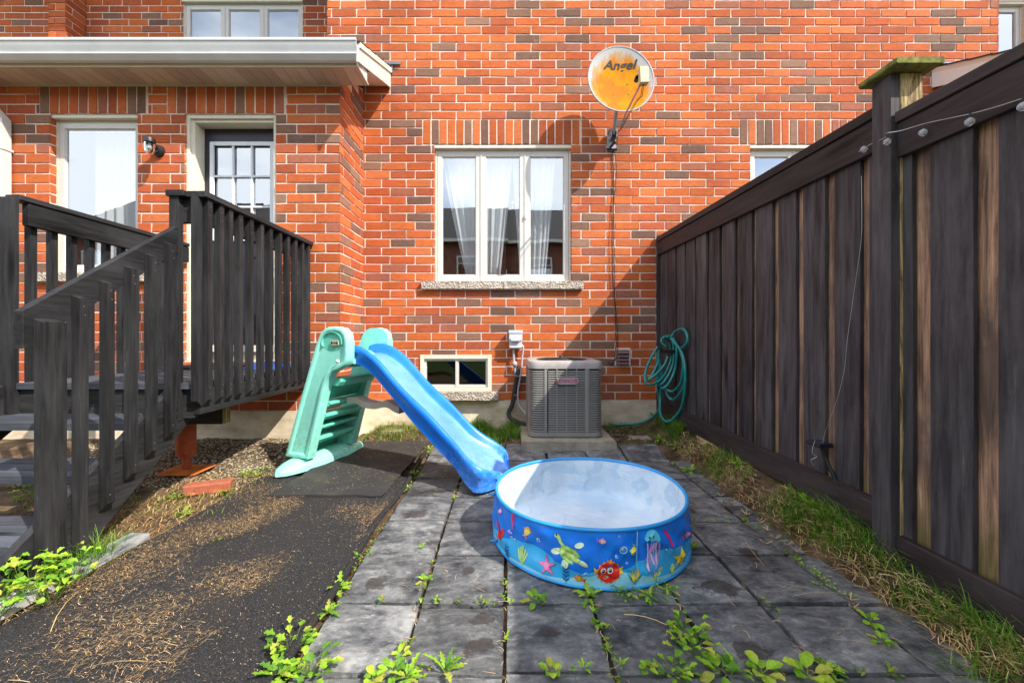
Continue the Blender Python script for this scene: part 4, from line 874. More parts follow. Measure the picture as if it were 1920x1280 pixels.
# red clay brick
bxx, byy = at(392, 918, .02); bdir = Vector((.93, .36, 0)); bn = Vector((-bdir.y, bdir.x, 0))
m_ = MB().use(M_CLAY); m_.prism([(-.045, 0), (.045, 0), (.045, .052), (.035, .060), (-.035, .060), (-.045, .052)], lambda u, h, t: Vector((bxx, byy, .012)) + bdir * ((t - .5) * .255) + bn * u + Vector((0, 0, h)), .04); tag(m_.build('clay_brick', org=(bxx, byy, .01)), 'loose red clay brick lying by the rubber mat in front of the jack post', 'brick')
for (px, py, l_) in ((1240, 800, 'half buried red brick in the soil below the hose'), (1262, 803, 'round edged red brick fragment by the fence corner')):
    x, y = at(px, py, .09); m_ = MB().use(M_CLAY); m_.bbox((x - .06, y - .04, .06), (x + .05, y + .04, .125), .015); tag(m_.build('clay_brick', org=(x, y, .06)), l_, 'brick')
# small concrete blocks edging the soil by the wall
EB = [(805, 800, .26, 'concrete edging block behind the slide chute'), (735, 812, .20, 'soil covered edging stone beside the far slide foot'), (1200, 825, .20, 'small edging stone right of the air conditioner slab'), (1280, 828, .16, 'small edging stone near the fence corner')]
for px, py, w_, l_ in EB:
    z_ = .05; x, y = at(px, py, z_); m_ = MB().use(M_PAD); m_.bbox((x - w_ / 2, y - .05, z_ - .06), (x + w_ / 2, y + .06, z_ + .03), .012); tag(m_.build('edging_stone', org=(x, y, z_)), l_, 'stone')

# ------------------------------------------------------------------ slide
sa = radians(20); av = Vector((cos(sa), -sin(sa), 0)); wv = Vector((sin(sa), cos(sa), 0)); SB = Vector((-1.57, 3.374, .0205))
def SP(a, w, z): return SB + av * a + wv * w + Vector((0, 0, z))
sl = thing('toddler_slide', tuple(SB), 'toddler slide with a wavy blue chute and mint green ladder sides', 'slide')
# chute
up = [(.40, .925), (.46, .938), (.53, .940), (.60, .925), (.66, .897), (.72, .860), (.78, .810), (.84, .752), (.90, .692), (.96, .637), (1.02, .588), (1.08, .542), (1.14, .497), (1.20, .447), (1.26, .392), (1.32, .338), (1.38, .290), (1.44, .246), (1.50, .208), (1.56, .172), (1.61, .138), (1.645, .105), (1.66, .075)]
def lowz(a):
    pts = [(.40, .80), (.54, .80), (.61, .79), (.71, .73), (.81, .633), (.93, .52), (1.04, .41), (1.155, .311), (1.264, .215), (1.37, .135), (1.45, .062), (1.53, .006), (1.7, .0)]
    for (a0, z0), (a1, z1) in zip(pts, pts[1:]):
        if a0 <= a <= a1: return z0 + (z1 - z0) * (a - a0) / (a1 - a0)
    return 0
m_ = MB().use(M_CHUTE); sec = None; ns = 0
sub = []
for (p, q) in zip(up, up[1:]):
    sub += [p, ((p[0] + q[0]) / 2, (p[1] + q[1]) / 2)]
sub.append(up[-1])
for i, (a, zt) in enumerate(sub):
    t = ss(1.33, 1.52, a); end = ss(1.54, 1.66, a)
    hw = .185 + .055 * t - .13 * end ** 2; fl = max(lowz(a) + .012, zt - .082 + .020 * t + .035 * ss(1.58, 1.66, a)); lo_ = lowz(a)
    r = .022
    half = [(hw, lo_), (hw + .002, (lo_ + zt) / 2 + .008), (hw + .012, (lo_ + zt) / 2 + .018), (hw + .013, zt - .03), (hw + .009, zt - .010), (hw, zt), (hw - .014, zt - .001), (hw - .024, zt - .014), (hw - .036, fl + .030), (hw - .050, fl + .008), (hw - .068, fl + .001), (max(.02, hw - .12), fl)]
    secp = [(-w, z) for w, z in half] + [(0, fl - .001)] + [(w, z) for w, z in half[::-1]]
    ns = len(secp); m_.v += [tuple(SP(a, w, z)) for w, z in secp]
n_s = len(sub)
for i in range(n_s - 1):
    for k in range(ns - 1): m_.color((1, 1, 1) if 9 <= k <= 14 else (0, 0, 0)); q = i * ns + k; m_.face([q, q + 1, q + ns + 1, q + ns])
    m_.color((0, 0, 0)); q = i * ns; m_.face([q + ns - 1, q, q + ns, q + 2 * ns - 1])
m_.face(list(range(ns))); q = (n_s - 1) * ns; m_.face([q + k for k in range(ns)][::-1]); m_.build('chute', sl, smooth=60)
m_ = MB().use(M_BLUE)

# ladder side panels
def panel(w0, w1, rec, name='side_panel'):
    out = [(-.030, .085), (.195, .085), (.300, .44), (.352, .62), (.385, .70), (.43, .748), (.50, .772), (.545, .800), (.562, .85), (.562, .96), (.548, 1.02), (.51, 1.058), (.45, 1.070), (.385, 1.067), (.335, 1.045), (.305, 1.005), (.27, .93), (.12, .52)]
    cxp = sum(p[0] for p in out) / len(out); N = len(out); m_ = MB().use(M_TEAL)
    def off(poly, d):
        r_ = []
        for i in range(N):
            p0, p1, p2 = Vector(poly[i - 1]), Vector(poly[i]), Vector(poly[(i + 1) % N]); e1 = (p1 - p0).normalized(); e2 = (p2 - p1).normalized(); nrm = Vector((-(e1.y + e2.y), e1.x + e2.x)); nrm.normalize()
            c_ = max(.5, nrm.dot(Vector((-e1.y, e1.x)))); r_.append(tuple(p1 + nrm * d / c_))
        return r_
    s_ = 1 if w1 > w0 else -1
    lv = [(out, w1), (off(out, -.006) if False else out, w0 + s_ * .012), (off(out, .006), w0 + s_ * .002), (off(out, .014), w0), (off(out, .026), w0), (off(out, .034), w0 + s_ * .006), (off(out, .040), w0 + s_ * rec)]
    for pl, w in lv: m_.v += [tuple(SP(a, w, z)) for a, z in pl]
    for i in range(len(lv) - 1):
        for k in range(N): k2 = (k + 1) % N; m_.face([i * N + k, i * N + k2, (i + 1) * N + k2, (i + 1) * N + k])
    m_.face([(len(lv) - 1) * N + k for k in range(N)]); m_.face(list(range(N))[::-1]); return m_.build(name, sl, smooth=40)
pn = panel(-.275, -.200, .014); panel(.275, .200, .014)
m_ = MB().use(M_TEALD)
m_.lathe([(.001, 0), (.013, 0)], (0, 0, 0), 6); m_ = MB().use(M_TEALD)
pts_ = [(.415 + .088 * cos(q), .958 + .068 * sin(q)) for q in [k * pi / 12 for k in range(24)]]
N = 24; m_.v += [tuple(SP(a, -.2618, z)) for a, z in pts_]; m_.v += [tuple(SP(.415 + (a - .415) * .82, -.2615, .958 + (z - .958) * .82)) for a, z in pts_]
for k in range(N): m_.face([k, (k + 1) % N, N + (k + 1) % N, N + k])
m_.face([N + k for k in range(N)]); m_.tube([tuple(SP(.415 + .092 * cos(q), -.264, .958 + .074 * sin(q))) for q in [radians(t) for t in range(-20, 215, 12)]], .009, 8); m_.build('hand_hold', sl, smooth=True)  # recess shade put into a flat darker mint disc; raised arch added for shade
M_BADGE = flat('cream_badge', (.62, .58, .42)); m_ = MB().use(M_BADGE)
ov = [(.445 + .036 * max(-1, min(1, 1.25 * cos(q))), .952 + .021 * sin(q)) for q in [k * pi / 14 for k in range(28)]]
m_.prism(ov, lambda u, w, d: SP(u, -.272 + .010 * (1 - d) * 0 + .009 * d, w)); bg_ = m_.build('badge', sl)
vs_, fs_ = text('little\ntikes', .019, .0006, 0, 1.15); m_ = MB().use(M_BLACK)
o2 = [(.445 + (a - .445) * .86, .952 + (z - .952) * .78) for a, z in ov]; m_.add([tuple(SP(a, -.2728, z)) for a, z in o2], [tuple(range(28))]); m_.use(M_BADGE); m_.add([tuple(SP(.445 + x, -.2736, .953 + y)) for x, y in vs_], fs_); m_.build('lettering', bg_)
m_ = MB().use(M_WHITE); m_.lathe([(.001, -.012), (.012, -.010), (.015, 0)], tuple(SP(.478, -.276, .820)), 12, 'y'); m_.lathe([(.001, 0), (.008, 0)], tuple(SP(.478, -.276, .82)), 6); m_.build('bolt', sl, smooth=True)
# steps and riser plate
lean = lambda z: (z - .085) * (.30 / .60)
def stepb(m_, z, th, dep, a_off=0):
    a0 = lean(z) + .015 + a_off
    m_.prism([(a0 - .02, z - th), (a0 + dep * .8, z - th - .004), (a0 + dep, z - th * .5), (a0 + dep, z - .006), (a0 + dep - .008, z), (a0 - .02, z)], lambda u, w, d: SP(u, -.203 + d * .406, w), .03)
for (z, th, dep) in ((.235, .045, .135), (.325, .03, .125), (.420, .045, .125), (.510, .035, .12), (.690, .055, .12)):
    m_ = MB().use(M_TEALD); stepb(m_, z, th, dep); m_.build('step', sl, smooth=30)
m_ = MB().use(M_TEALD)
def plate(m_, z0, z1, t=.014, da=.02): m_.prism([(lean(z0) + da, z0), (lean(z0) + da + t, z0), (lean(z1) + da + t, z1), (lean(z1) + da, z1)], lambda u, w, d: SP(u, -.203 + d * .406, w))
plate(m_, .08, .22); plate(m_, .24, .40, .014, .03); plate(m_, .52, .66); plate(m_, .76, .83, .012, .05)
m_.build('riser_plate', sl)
m_ = MB().use(M_TEAL); m_.prism([(.34, .845), (.56, .80), (.56, .835), (.42, .885), (.34, .875)], lambda u, w, d: SP(u, -.203 + d * .406, w)); m_.build('platform', sl, smooth=30)
# foot: long boat shaped base
m_ = MB().use(M_TEAL); nF, nC = 24, 14
for i in range(nF + 1):
    t = -1 + 2 * i / nF; w = .455 * t; prof = max(.0, 1 - abs(t) ** 2.6) ** .55; hw = .118 * prof + .004; hh = .085 * prof ** .8 + .008
    for k in range(nC + 1): q = pi * k / nC; m_.v.append(tuple(SP(.085 + hw * cos(q), w, .0 + hh * sin(q) ** .75)))
for i in range(nF):
    for k in range(nC): q = i * (nC + 1) + k; m_.face([q, q + 1, q + nC + 2, q + nC + 1])
m_.build('foot', sl, smooth=True)
m_ = MB().use(M_TAUPE); cl = smooth_path([(.36, .500), (.44, .505), (.52, .478), (.62, .472), (.72, .492), (.80, .462), (.84, .45)], 5); o = 0; hw_ = .020
for i, p in enumerate(cl):
    for (dw, dz) in ((-.05, -.024), (-.05, .024), (.05, .024), (.05, -.024)): m_.v.append(tuple(SP(p[0], dw, p[1] + dz)))
for i in range(len(cl) - 1):
    for k in range(4): k2 = (k + 1) % 4; m_.face([i * 4 + k, i * 4 + k2, i * 4 + 4 + k2, i * 4 + 4 + k])
m_.face([0, 1, 2, 3]); m_.face([len(m_.v) - 4 + k for k in range(4)][::-1]); m_.build('strut', sl, smooth=45)

# ------------------------------------------------------------------ paddling pool
PC = (.42, 2.13); PR = .474; PH = .245
pool = thing('paddling_pool', (PC[0], PC[1], 0), 'round fabric paddling pool printed with sea creatures, white inside with a blue rim', 'paddling pool')
def rimz(th): return PH + .010 * sin(th * 1 + .8) + .004 * sin(3 * th)
def PW(th, v, off=0.0):
    "point on the outside wall, v 0..1"
    nn = noise.noise(Vector((cos(th) * 4, sin(th) * 4, v * 2.2 + .5))); dg_ = noise.noise(Vector((th * 5.0 + v * 2.6, v * 1.4, 3)))
    rg = 1 - abs(noise.noise(Vector((th * 3.2 - v * 2.4, v * .9, 11)))) * 5; rg = max(0, rg) ** 2
    rg2 = 1 - abs(noise.noise(Vector((th * 2.4 + v * 3.0, v * .8, 21)))) * 5; rg2 = max(0, rg2) ** 2
    b = sin(pi * v) ; off += b * (.010 * rg - .009 * rg2); r = PR + .004 * (1 - v) * 2 + .010 * b + b * (.016 * nn + .020 * dg_) + off
    r += -.014 * math.exp(-((math.degrees(th) + 76.5) / 1.6) ** 2) * b + -.012 * math.exp(-((math.degrees(th) + 172) / 2.5) ** 2) * b
    return (PC[0] + r * cos(th), PC[1] + r * sin(th), .004 + (rimz(th) - .006) * v)
M_P1 = flat('deep_blue_print', (.006, .19, .78), .25); M_P2 = flat('mid_blue_print', (.04, .45, .85), .28); M_P3 = flat('pale_blue_print', (.30, .74, .92), .28)
M_RIM = flat('rim_binding', (.02, .30, .70), .35)
NTH = 360
def w1_(d): return .17 + .10 * sin(radians(d * 3.3 + 20)) + .05 * sin(radians(d * 7.1))
def w2_(d): return .44 + .13 * sin(radians(d * 5.2 + 55)) + .06 * sin(radians(d * 2.1 + 140))
m_ = MB(); rowsN = [3, 4, 7]
for i in range(NTH):
    d = 360 * i / NTH - 180; th = radians(d); a, b = w1_(d), w2_(d); b = max(b, a + .06)
    vv = [a * k / 3 for k in range(3)] + [a + (b - a) * k / 4 for k in range(4)] + [b + (1 - b) * k / 7 for k in range(8)]
    m_.v += [PW(th, v) for v in vv]
NV = 15
for i in range(NTH):
    i2 = (i + 1) % NTH
    for k in range(NV - 1): m_.use(M_P3 if k < 3 else (M_P2 if k < 7 else M_P1)); m_.face([i * NV + k, i2 * NV + k, i2 * NV + k + 1, i * NV + k + 1])
wall = m_.build('outer_wall', pool, smooth=True)
m = MT('white_liner', .30, .5); n = m.noise(m.pos(), 3, 5); m.col(m.mix(m.ramp(n, [(.35, 0), (.7, 1)]), (.50, .62, .74), (.76, .82, .86))); cl2 = m.noise(m.pos(), 7, 3, .5, 1.5); sx = m.n('ShaderNodeSeparateXYZ'); m.l(m.pos(), sx.inputs[0]); cw = m.mix(m.math('MULTIPLY', m.ramp(cl2, [(.55, 0), (.6, .5)]), m.ramp(m.math('MULTIPLY', sx.outputs[2], 3.0), [(.09, 0), (.16, 1)])), m.mix(m.ramp(n, [(.35, 0), (.7, 1)]), (.50, .62, .74), (.76, .82, .86)), (.34, .52, .68)); m.col(cw); m.bump(m.noise(m.pos(), 9, 5, .6, 1.0), .6, .02); M_LINER = m.m
m_ = MB().use(M_LINER); o = 0; lev = [(1, -.004), (.8, -.010), (.55, -.014), (.3, -.016), (.12, -.02)]
for i in range(NTH):
    th = 2 * pi * i / NTH - pi
    for v, of in lev:
        p = PW(th, v, of); m_.v.append(p)
    for rr in (.93, .75, .5, .25): m_.v.append((PC[0] + PR * rr * cos(th), PC[1] + PR * rr * sin(th), .024 + .006 * noise.noise(Vector((cos(th) * rr * 4, sin(th) * rr * 4, 8)))))
NL_ = len(lev) + 4
for i in range(NTH):
    i2 = (i + 1) % NTH
    for k in range(NL_ - 1): m_.face([i * NL_ + k, i * NL_ + k + 1, i2 * NL_ + k + 1, i2 * NL_ + k])
m_.v.append((PC[0], PC[1], .024)); q_ = len(m_.v) - 1; [m_.face([((i + 1) % NTH) * NL_ + NL_ - 1, i * NL_ + NL_ - 1, q_]) for i in range(NTH)]; m_.build('liner', pool, smooth=True)
m = MT('pool_water', .02, .5, Transmission_Weight=1.0, IOR=1.33); m.col((.88, .95, .97)); m.bump(m.noise(m.pos(), 9, 3), .08, .01); M_WATER = m.m
m_ = MB().use(M_RIM); m_.tube([tuple(Vector(PW(2 * pi * i / 120, 1.0, -.002)) + Vector((0, 0, .002))) for i in range(120)], .0085, 10, True); m_.build('rim', pool, smooth=True)
m_ = MB().use(M_RIM); m_.tube([tuple(Vector(PW(2 * pi * i / 120, 0.03, .002))) for i in range(120)], .0055, 8, True); m_.build('base_piping', pool, smooth=True)
m_ = MB().use(M_RIM)
for i_, d in enumerate((-178, -165)):
    th = radians(d); v0 = (.9, .1)[i_]; m_.tube([PW(th, v0, .003), PW(th - .03, v0 - .02, .02), PW(th - .06, v0 - .05, .03)], .006, 6)
m_.build('tie_tab', pool, smooth=True)
m_ = MB().use(M_P3); dd_ = radians(-76.7)
m_.tube([PW(dd_ + .004 * sin(v * 9), v, .001) for v in [k / 12 for k in range(13)]], .0022, 5)
m_.build('seam', pool)
# printed sea creatures: thin prints following the wall
pr = MB(); LVL = [0]
def cv(c): return flat_cache.setdefault(c, flat('print_%d' % len(flat_cache), c, .4))
flat_cache = {}
C_YEL, C_ORG, C_RED, C_PNK, C_GRN, C_LGR, C_WHT, C_BLK, C_PUR, C_NAV, C_TEA, C_MAG = (.85, .62, .02), (.85, .28, .03), (.75, .02, .015), (.85, .25, .50), (.30, .62, .10), (.55, .78, .22), (.85, .88, .85), (.01, .01, .015), (.55, .35, .75), (.01, .12, .32), (.10, .55, .70), (.70, .02, .16)
def shape(pts, deg, z, c, sc=1.0, rot=0, lvl=1, flip=1):
    sc *= 1.28
    "polygon in centimetres placed on the wall at angle deg and height z"
    if len(pts) > 40: pass
    pr.use(cv(c)); vs = []; ca, sa_ = cos(radians(rot)), sin(radians(rot))
    for (x, y) in pts:
        x *= flip; X_, Y_ = (x * ca - y * sa_) * sc * .01, (x * sa_ + y * ca) * sc * .01; th = radians(deg) + X_ / PR; vs.append((th, max(.01, min(.985, (z + Y_) / PH))))
    cx = sum(p[0] for p in pts) / len(pts); cy = sum(p[1] for p in pts) / len(pts)
    x, y = cx * flip, cy; X_, Y_ = (x * ca - y * sa_) * sc * .01, (x * sa_ + y * ca) * sc * .01; th = radians(deg) + X_ / PR; c0 = (th, (z + Y_) / PH); n = len(vs); of = .0012 + .0007 * lvl; V_ = [PW(*c0, of)]; rr_ = (.25, .5, .75, 1) if max(abs(a - c0[0]) for a, b in vs) * PR > .012 else (1,)
    for t in rr_: V_ += [PW(c0[0] + (a - c0[0]) * t, c0[1] + (b - c0[1]) * t, of) for a, b in vs]
    F_ = [(0, 1 + k, 1 + (k + 1) % n) for k in range(n)]
    for q in range(len(rr_) - 1): F_ += [(1 + q * n + k, 1 + (q + 1) * n + k, 1 + (q + 1) * n + (k + 1) % n, 1 + q * n + (k + 1) % n) for k in range(n)]
    pr.add(V_, F_)
def ell(rx, ry, cx=0, cy=0, n=18, wob=0): return [(cx + rx * (1 + wob * (k % 2)) * cos(2 * pi * k / n), cy + ry * (1 + wob * (k % 2)) * sin(2 * pi * k / n)) for k in range(n)]
def star(r, q, n=5, cx=0, cy=0): return [(cx + (r if k % 2 == 0 else q) * cos(pi / 2 + pi * k / n), cy + (r if k % 2 == 0 else q) * sin(pi / 2 + pi * k / n)) for k in range(2 * n)]
def fish(deg, z, sc, c1, c2, c3, flip=1, rot=0):
    shape([(-1.4, 0), (-2.8, 1.3), (-2.3, 0), (-2.8, -1.3)], deg, z, c2, sc, rot, 1, flip); shape([(-.8, .9), (.2, 1.9), (.9, .8)], deg, z, c2, sc, rot, 1, flip); shape([(-.5, -.8), (.1, -1.7), (.7, -.8)], deg, z, c2, sc, rot, 1, flip)
    shape(ell(1.8, 1.15), deg, z, c1, sc, rot, 2, flip); shape(ell(.5, .9, -.1), deg, z, c3, sc, rot, 3, flip); shape(ell(.32, .32, 1.0, .25, 8), deg, z, C_WHT, sc, rot, 3, flip); shape(ell(.16, .16, 1.05, .25, 6), deg, z, C_BLK, sc, rot, 4, flip)
# sea turtle
d0, z0_ = -110.0, .158
for (x, y, rx, ry, rt) in ((-4.2, -1.2, 1.9, 1.0, 20), (4.3, -3.4, 1.7, .9, -30), (-1.2, -4.6, 1.1, 1.7, -15), (3.2, 2.2, 1.4, .8, 10)): shape([(x + a * cos(radians(rt)) - b * sin(radians(rt)), y + a * sin(radians(rt)) + b * cos(radians(rt))) for a, b in ell(rx, ry)], d0, z0_, (.70, .85, .55), 1, 0, 1)
shape([(-5.4, 4.2), (-5.2, 5.2), (-4.2, 5.4), (-3.3, 4.6), (-2.6, 2.6), (-1.2, 1.6), (-2.2, .4), (-3.6, 2.2), (-4.2, 3.6)], d0, z0_, C_LGR, .9, 0, 1); shape(ell(.3, .4, -4.1, 4.5, 8), d0, z0_, C_BLK, 1, 0, 3)
shape(ell(3.6, 2.7, .8, -1.0), d0, z0_, C_GRN, 1, -25, 2); shape(ell(3.2, 2.3, .8, -1.0), d0, z0_, C_LGR, 1, -25, 3)
for (x, y) in ((-.8, -.2), (1.0, .1), (2.6, -.6), (-.4, -1.9), (1.3, -2.1)): shape(ell(.72, .68, x, y, 6), d0, z0_, (.38, .62, .12), 1, -25, 4)
# puffer fish
d0, z0_ = -91.4, .082
shape(star(5.1, 4.3, 15), d0, z0_, C_ORG, .78, 0, 1)
for s_ in (-1, 1): shape([(s_ * 3.6, .6), (s_ * 5.6, 2.2), (s_ * 5.3, .4), (s_ * 5.8, -.8), (s_ * 3.8, -1.0)], d0, z0_, C_YEL, .8, 0, 1)
shape([(-1, 3.8), (-.6, 5.6), (.3, 4.6), (1, 5.4), (1.2, 3.8)], d0, z0_, C_ORG, .8, 0, 2)
shape(ell(4.2, 4.2, n=28), d0, z0_, C_RED, .80, 0, 3)
for s_ in (-1.75, .75): shape(ell(1.05, 1.2, s_ - .3, .8), d0, z0_, C_WHT, .85, 0, 4); shape(ell(.62, .75, s_ - .2, .65, 12), d0, z0_, (.08, .03, .02), .85, 0, 5); shape(ell(.22, .22, s_ - .4, 1.0, 6), d0, z0_, C_WHT, .85, 0, 6)
shape(ell(.75, .85, -1.3, -1.9, 10), d0, z0_, C_ORG, .85, 0, 4); shape(ell(.36, .45, -1.3, -1.9, 8), d0, z0_, (.30, .01, .01), .85, 0, 5)
# starfish
shape(star(3.6, 1.25), -121.6, .066, C_MAG, 1, 12, 1); shape(star(3.2, 1.05), -121.6, .066, C_PNK, 1, 12, 2)
for k in range(5): shape(ell(.18, .18, 1.4 * cos(1.75 + k * 1.257), 1.4 * sin(1.75 + k * 1.257), 6), -121.6, .066, C_MAG, 1, 0, 3)
shape(star(4.0, 1.6), -49, .075, C_YEL, 1, -8, 2); shape(ell(.25, .4, -.5, .5, 6), -49, .075, C_BLK, 1, 0, 3); shape(ell(.25, .4, .5, .5, 6), -49, .075, C_BLK, 1, 0, 3)
# fishes
fish(-133.8, .190, .95, C_YEL, C_ORG, (.9, .75, .25), 1, 70); fish(-94.3, .208, .62, C_PNK, (.35, .2, .6), C_LGR, 1, -8); fish(-105.3, .046, .85, C_ORG, C_RED, C_YEL, -1, -18)
fish(-79.5, .165, .75, C_YEL, C_GRN, C_LGR, -1, 70); fish(-40, .15, .8, C_PNK, C_MAG, C_YEL); fish(-160, .20, .7, C_PNK, C_PUR, C_WHT, 1, 30)
# crab
shape(ell(1.9, 2.4), -159.5, .085, C_RED, 1, 0, 2); shape(ell(1.2, 1.8, 2.6, 2.4), -157.5, .085, C_RED, 1, 0, 2); shape(ell(1.0, 1.5, -2.4, 2.4), -160.5, .085, C_RED, 1, 0, 2)
for k in range(3): shape([(-2, -1.5 - k * .6), (-3.3, -2.6 - k * .7), (-1.6, -2.0 - k * .6)], -159.5, .085, C_ORG, 1, 0, 1)
shape(ell(.45, .5, -.6, 1.5, 8), -159.5, .085, C_WHT, 1, 0, 3); shape(ell(.45, .5, .6, 1.5, 8), -159.5, .085, C_WHT, 1, 0, 3)
# seahorses
sh_ = [(.2, 3), (1.2, 3.2), (1.5, 2.6), (.9, 2.2), (1.1, .8), (.4, -.8), (.9, -2), (.2, -2.9), (-.6, -2.2), (-.2, -1.4), (-.6, 0), (-.3, 1.6)]
shape(sh_, -145, .203, C_MAG, .95, 20, 2); shape(sh_, -57.3, .185, C_MAG, 1.0, 15, 2, -1); shape([(-2, -2.4), (0, -1.2), (1.8, -2.2), (.2, -3.2)], -147, .17, C_PUR, .9, 0, 2)
# jellyfish
shape([(2.9 * cos(radians(t)), 2.9 * sin(radians(t))) for t in range(0, 181, 15)] + [(-2.2, -.8), (-1, -.2), (0, -.9), (1, -.2), (2.2, -.8)], -69, .200, C_TEA, 1, -14, 2)
shape(ell(.28, .4, -1.2, .9, 8), -69, .20, C_BLK, 1, 0, 3); shape(ell(.28, .4, .3, .9, 8), -69, .20, C_BLK, 1, 0, 3)
for k in range(6):
    x = -2.2 + k * .9; L_ = [(x + .5 * sin(j * 1.1 + k), -.6 - j * 1.5) for j in range(8 - (k % 3))]; shape(L_ + [(a + .28, b) for a, b in L_[::-1]], -68.5, .195, C_PUR if k % 2 else (.75, .6, .85), 1, 0, 2)
# corals and weeds
def coral(deg, z, c, sc):
    for (x, h_, lean_) in ((-1.8, 3.6, -.9), (-.9, 4.6, -.3), (0, 5.4, .2), (.9, 4.4, .7), (1.8, 3.4, 1.2)): shape([(0, -2.2), (x * .6 - .25, 0), (x + lean_ * .3 - .3, h_ - .5), (x + lean_ * .5, h_), (x + lean_ * .3 + .35, h_ - .5), (x * .6 + .3, 0), (.4, -2.2)], deg, z, c, sc, 0, 1)
coral(-136.8, .050, C_LGR, .95); coral(-78.2, .040, C_TEA, .6); coral(-55, .03, C_LGR, .6)
for (dg, zz, s_) in ((-148.2, .045, 1.0), (-111.5, .055, 1.0), (-150, .03, .8)):
    for j in range(4):
        for q_ in (-1, 1): shape([(0, 0), (q_ * .9, .5), (q_ * 1.2, 1.4), (q_ * .3, .8)], dg, zz - .03 + j * .016 * s_, C_NAV, s_, 0, 2)
    shape([(-.08, -3.4), (.08, -3.4), (.08, 3.2), (-.08, 3.2)], dg, zz, C_NAV, s_, 0, 2)
shape([(-1, -1.6), (-1.5, .4), (-1.2, 2), (-.5, 1), (0, 2.3), (.5, 1), (1.2, 2), (1.5, .4), (1, -1.6)], -78.3, .060, C_YEL, 1, 0, 3)
for q_ in (-1, 1): shape([(0, -2.4), (q_ * 1.8, -.6), (q_ * 2.8, 1.8), (q_ * 1.2, -.4)], -78.3, .055, (.02, .30, .22), 1, 0, 2)
for q_ in range(4): shape(ell(.9, .45, -2 + q_ * 1.3, .8 * (q_ % 2)), -66, .045, C_YEL if q_ % 2 else C_LGR, 1, 30, 2)
# bubbles
for (dg, zz, r_) in ((-127.4, .162, .8), (-84.4, .172, 1.25), (-87.6, .145, .55), (-82.6, .115, .4), (-143, .115, .8), (-146, .118, .6), (-86, .225, .35), (-102, .07, .7), (-60, .14, .3), (-59, .15, .25)):
    shape(ell(r_, r_, n=16), dg, zz, (.45, .78, .95), 1, 0, 1); shape(ell(r_ * .78, r_ * .78, n=16), dg, zz, (.05, .30, .78), 1, 0, 2); shape(ell(r_ * .28, r_ * .34, -r_ * .3, r_ * .35, 8), dg, zz, C_WHT, 1, 0, 3)
for k in range(26):   # pattern continues round the back
    dg = 20 + k * 6.2; (fish(dg, U(.08, .2), U(.6, .9), random.choice([C_YEL, C_ORG, C_PNK]), C_RED, C_WHT, random.choice([-1, 1])) if k % 3 else coral(dg, .045, C_LGR, .8))
pr.build('print', wall)

# ------------------------------------------------------------------ fence
FX = 1.60
fn = thing('wooden_fence', (FX, 2.2, .1), 'tall dark board fence with bare brown boards in its gaps and a capped post', 'fence')
def fbox(a, b, mt, name): m_ = MB().use(mt); m_.bbox(a, b, .003); return m_.build(name, fn)
def front_board(y0, y1, z0, z1):
    m_ = MB().use(M_FZ); j = U(-.003, .003); a_, b_, c_ = U(-.004, .004), U(-.004, .004), U(-.003, .003); m_.prism([(y0, z0), (y1, z0), (y1 + a_ * .5 + .002, (z0 + z1) / 2), (y1 + a_, z1), (y0 + b_, z1), (y0 + b_ * .5 - .002, (z0 + z1) / 2)], lambda u, w, d: (FX + .018 + j + c_ * (w - 1) + d * .018, u, w), .12); m_.build('board', fn)
def back_board(y0, y1, z0, z1):
    m_ = MB().use(M_BROWN); j = U(-.002, .002); m_.bbox((FX + .040 + j, y0, z0), (FX + .054 + j, y1, z1), .003); m_.build('backing_board', fn)
# gaps between front boards: (centre, width)
gaps = [(4.14, .03), (3.93, .035), (3.72, .04), (3.515, .04), (3.30, .042), (3.10, .045), (2.895, .05), (2.69, .05), (2.475, .052), (2.27, .055), (2.06, .058), (1.858, .05)]
prev = YM - .06
for (gy, gw) in gaps:
    gw *= 1.1
    front_board(gy + gw / 2, prev, .19, 2.02); back_board(gy - .07 + U(-.01, .01), gy + .065 + U(-.01, .01), .19, 2.02); prev = gy - gw / 2
front_board(1.70, prev, .19, 2.0)
near = [(1.603, .066), (1.388, .068), (1.17, .06), (.96, .06), (.74, .06), (.52, .06), (.30, .06), (.08, .06), (-.14, .06)]
prev = 1.700
for (gy, gw) in near:
    gw *= 1.12
    front_board(gy + gw / 2, prev, .12, 1.88); back_board(gy - .07, gy + .072, .12, 1.88); prev = gy - gw / 2
m_ = MB().use(M_FZ); m_.box((FX + .070, 1.6, .2), (FX + .085, YM - .05, 1.95)); m_.box((FX + .070, -.25, .2), (FX + .085, 1.6, 1.85)); m_.build('board', fn)
def rail(x0, x1, ya, yb, za0, za1, zb0, zb1, mt=M_FY, name='rail'):
    "rail from ya (bottom za0, top za1) to yb (bottom zb0, top zb1)"
    m_ = MB().use(mt); r = .003
    for (y, c, d) in ((ya, za0, za1), (yb, zb0, zb1)): m_.v += [(x0 + r, y, c), (x1 - r, y, c), (x1, y, c + r), (x1, y, d - r), (x1 - r, y, d), (x0 + r, y, d), (x0, y, d - r), (x0, y, c + r)]
    for k in range(8): m_.face([k, (k + 1) % 8, 8 + (k + 1) % 8, 8 + k])
    m_.face(list(range(8))[::-1]); m_.face(list(range(8, 16))); return m_.build(name, fn)
rail(FX - .008, FX + .017, 1.766, YM - .055, 1.823, 1.965, 1.875, 2.010)
rail(FX - .020, FX + .105, 1.766, YM - .055, 1.966, 2.012, 2.013, 2.062, name='cap_rail')
rail(FX - .008, FX + .017, -.25, 1.672, 1.710, 1.845, 1.752, 1.890)
rail(FX - .020, FX + .105, -.25, 1.672, 1.846, 1.890, 1.892, 1.936, name='cap_rail')
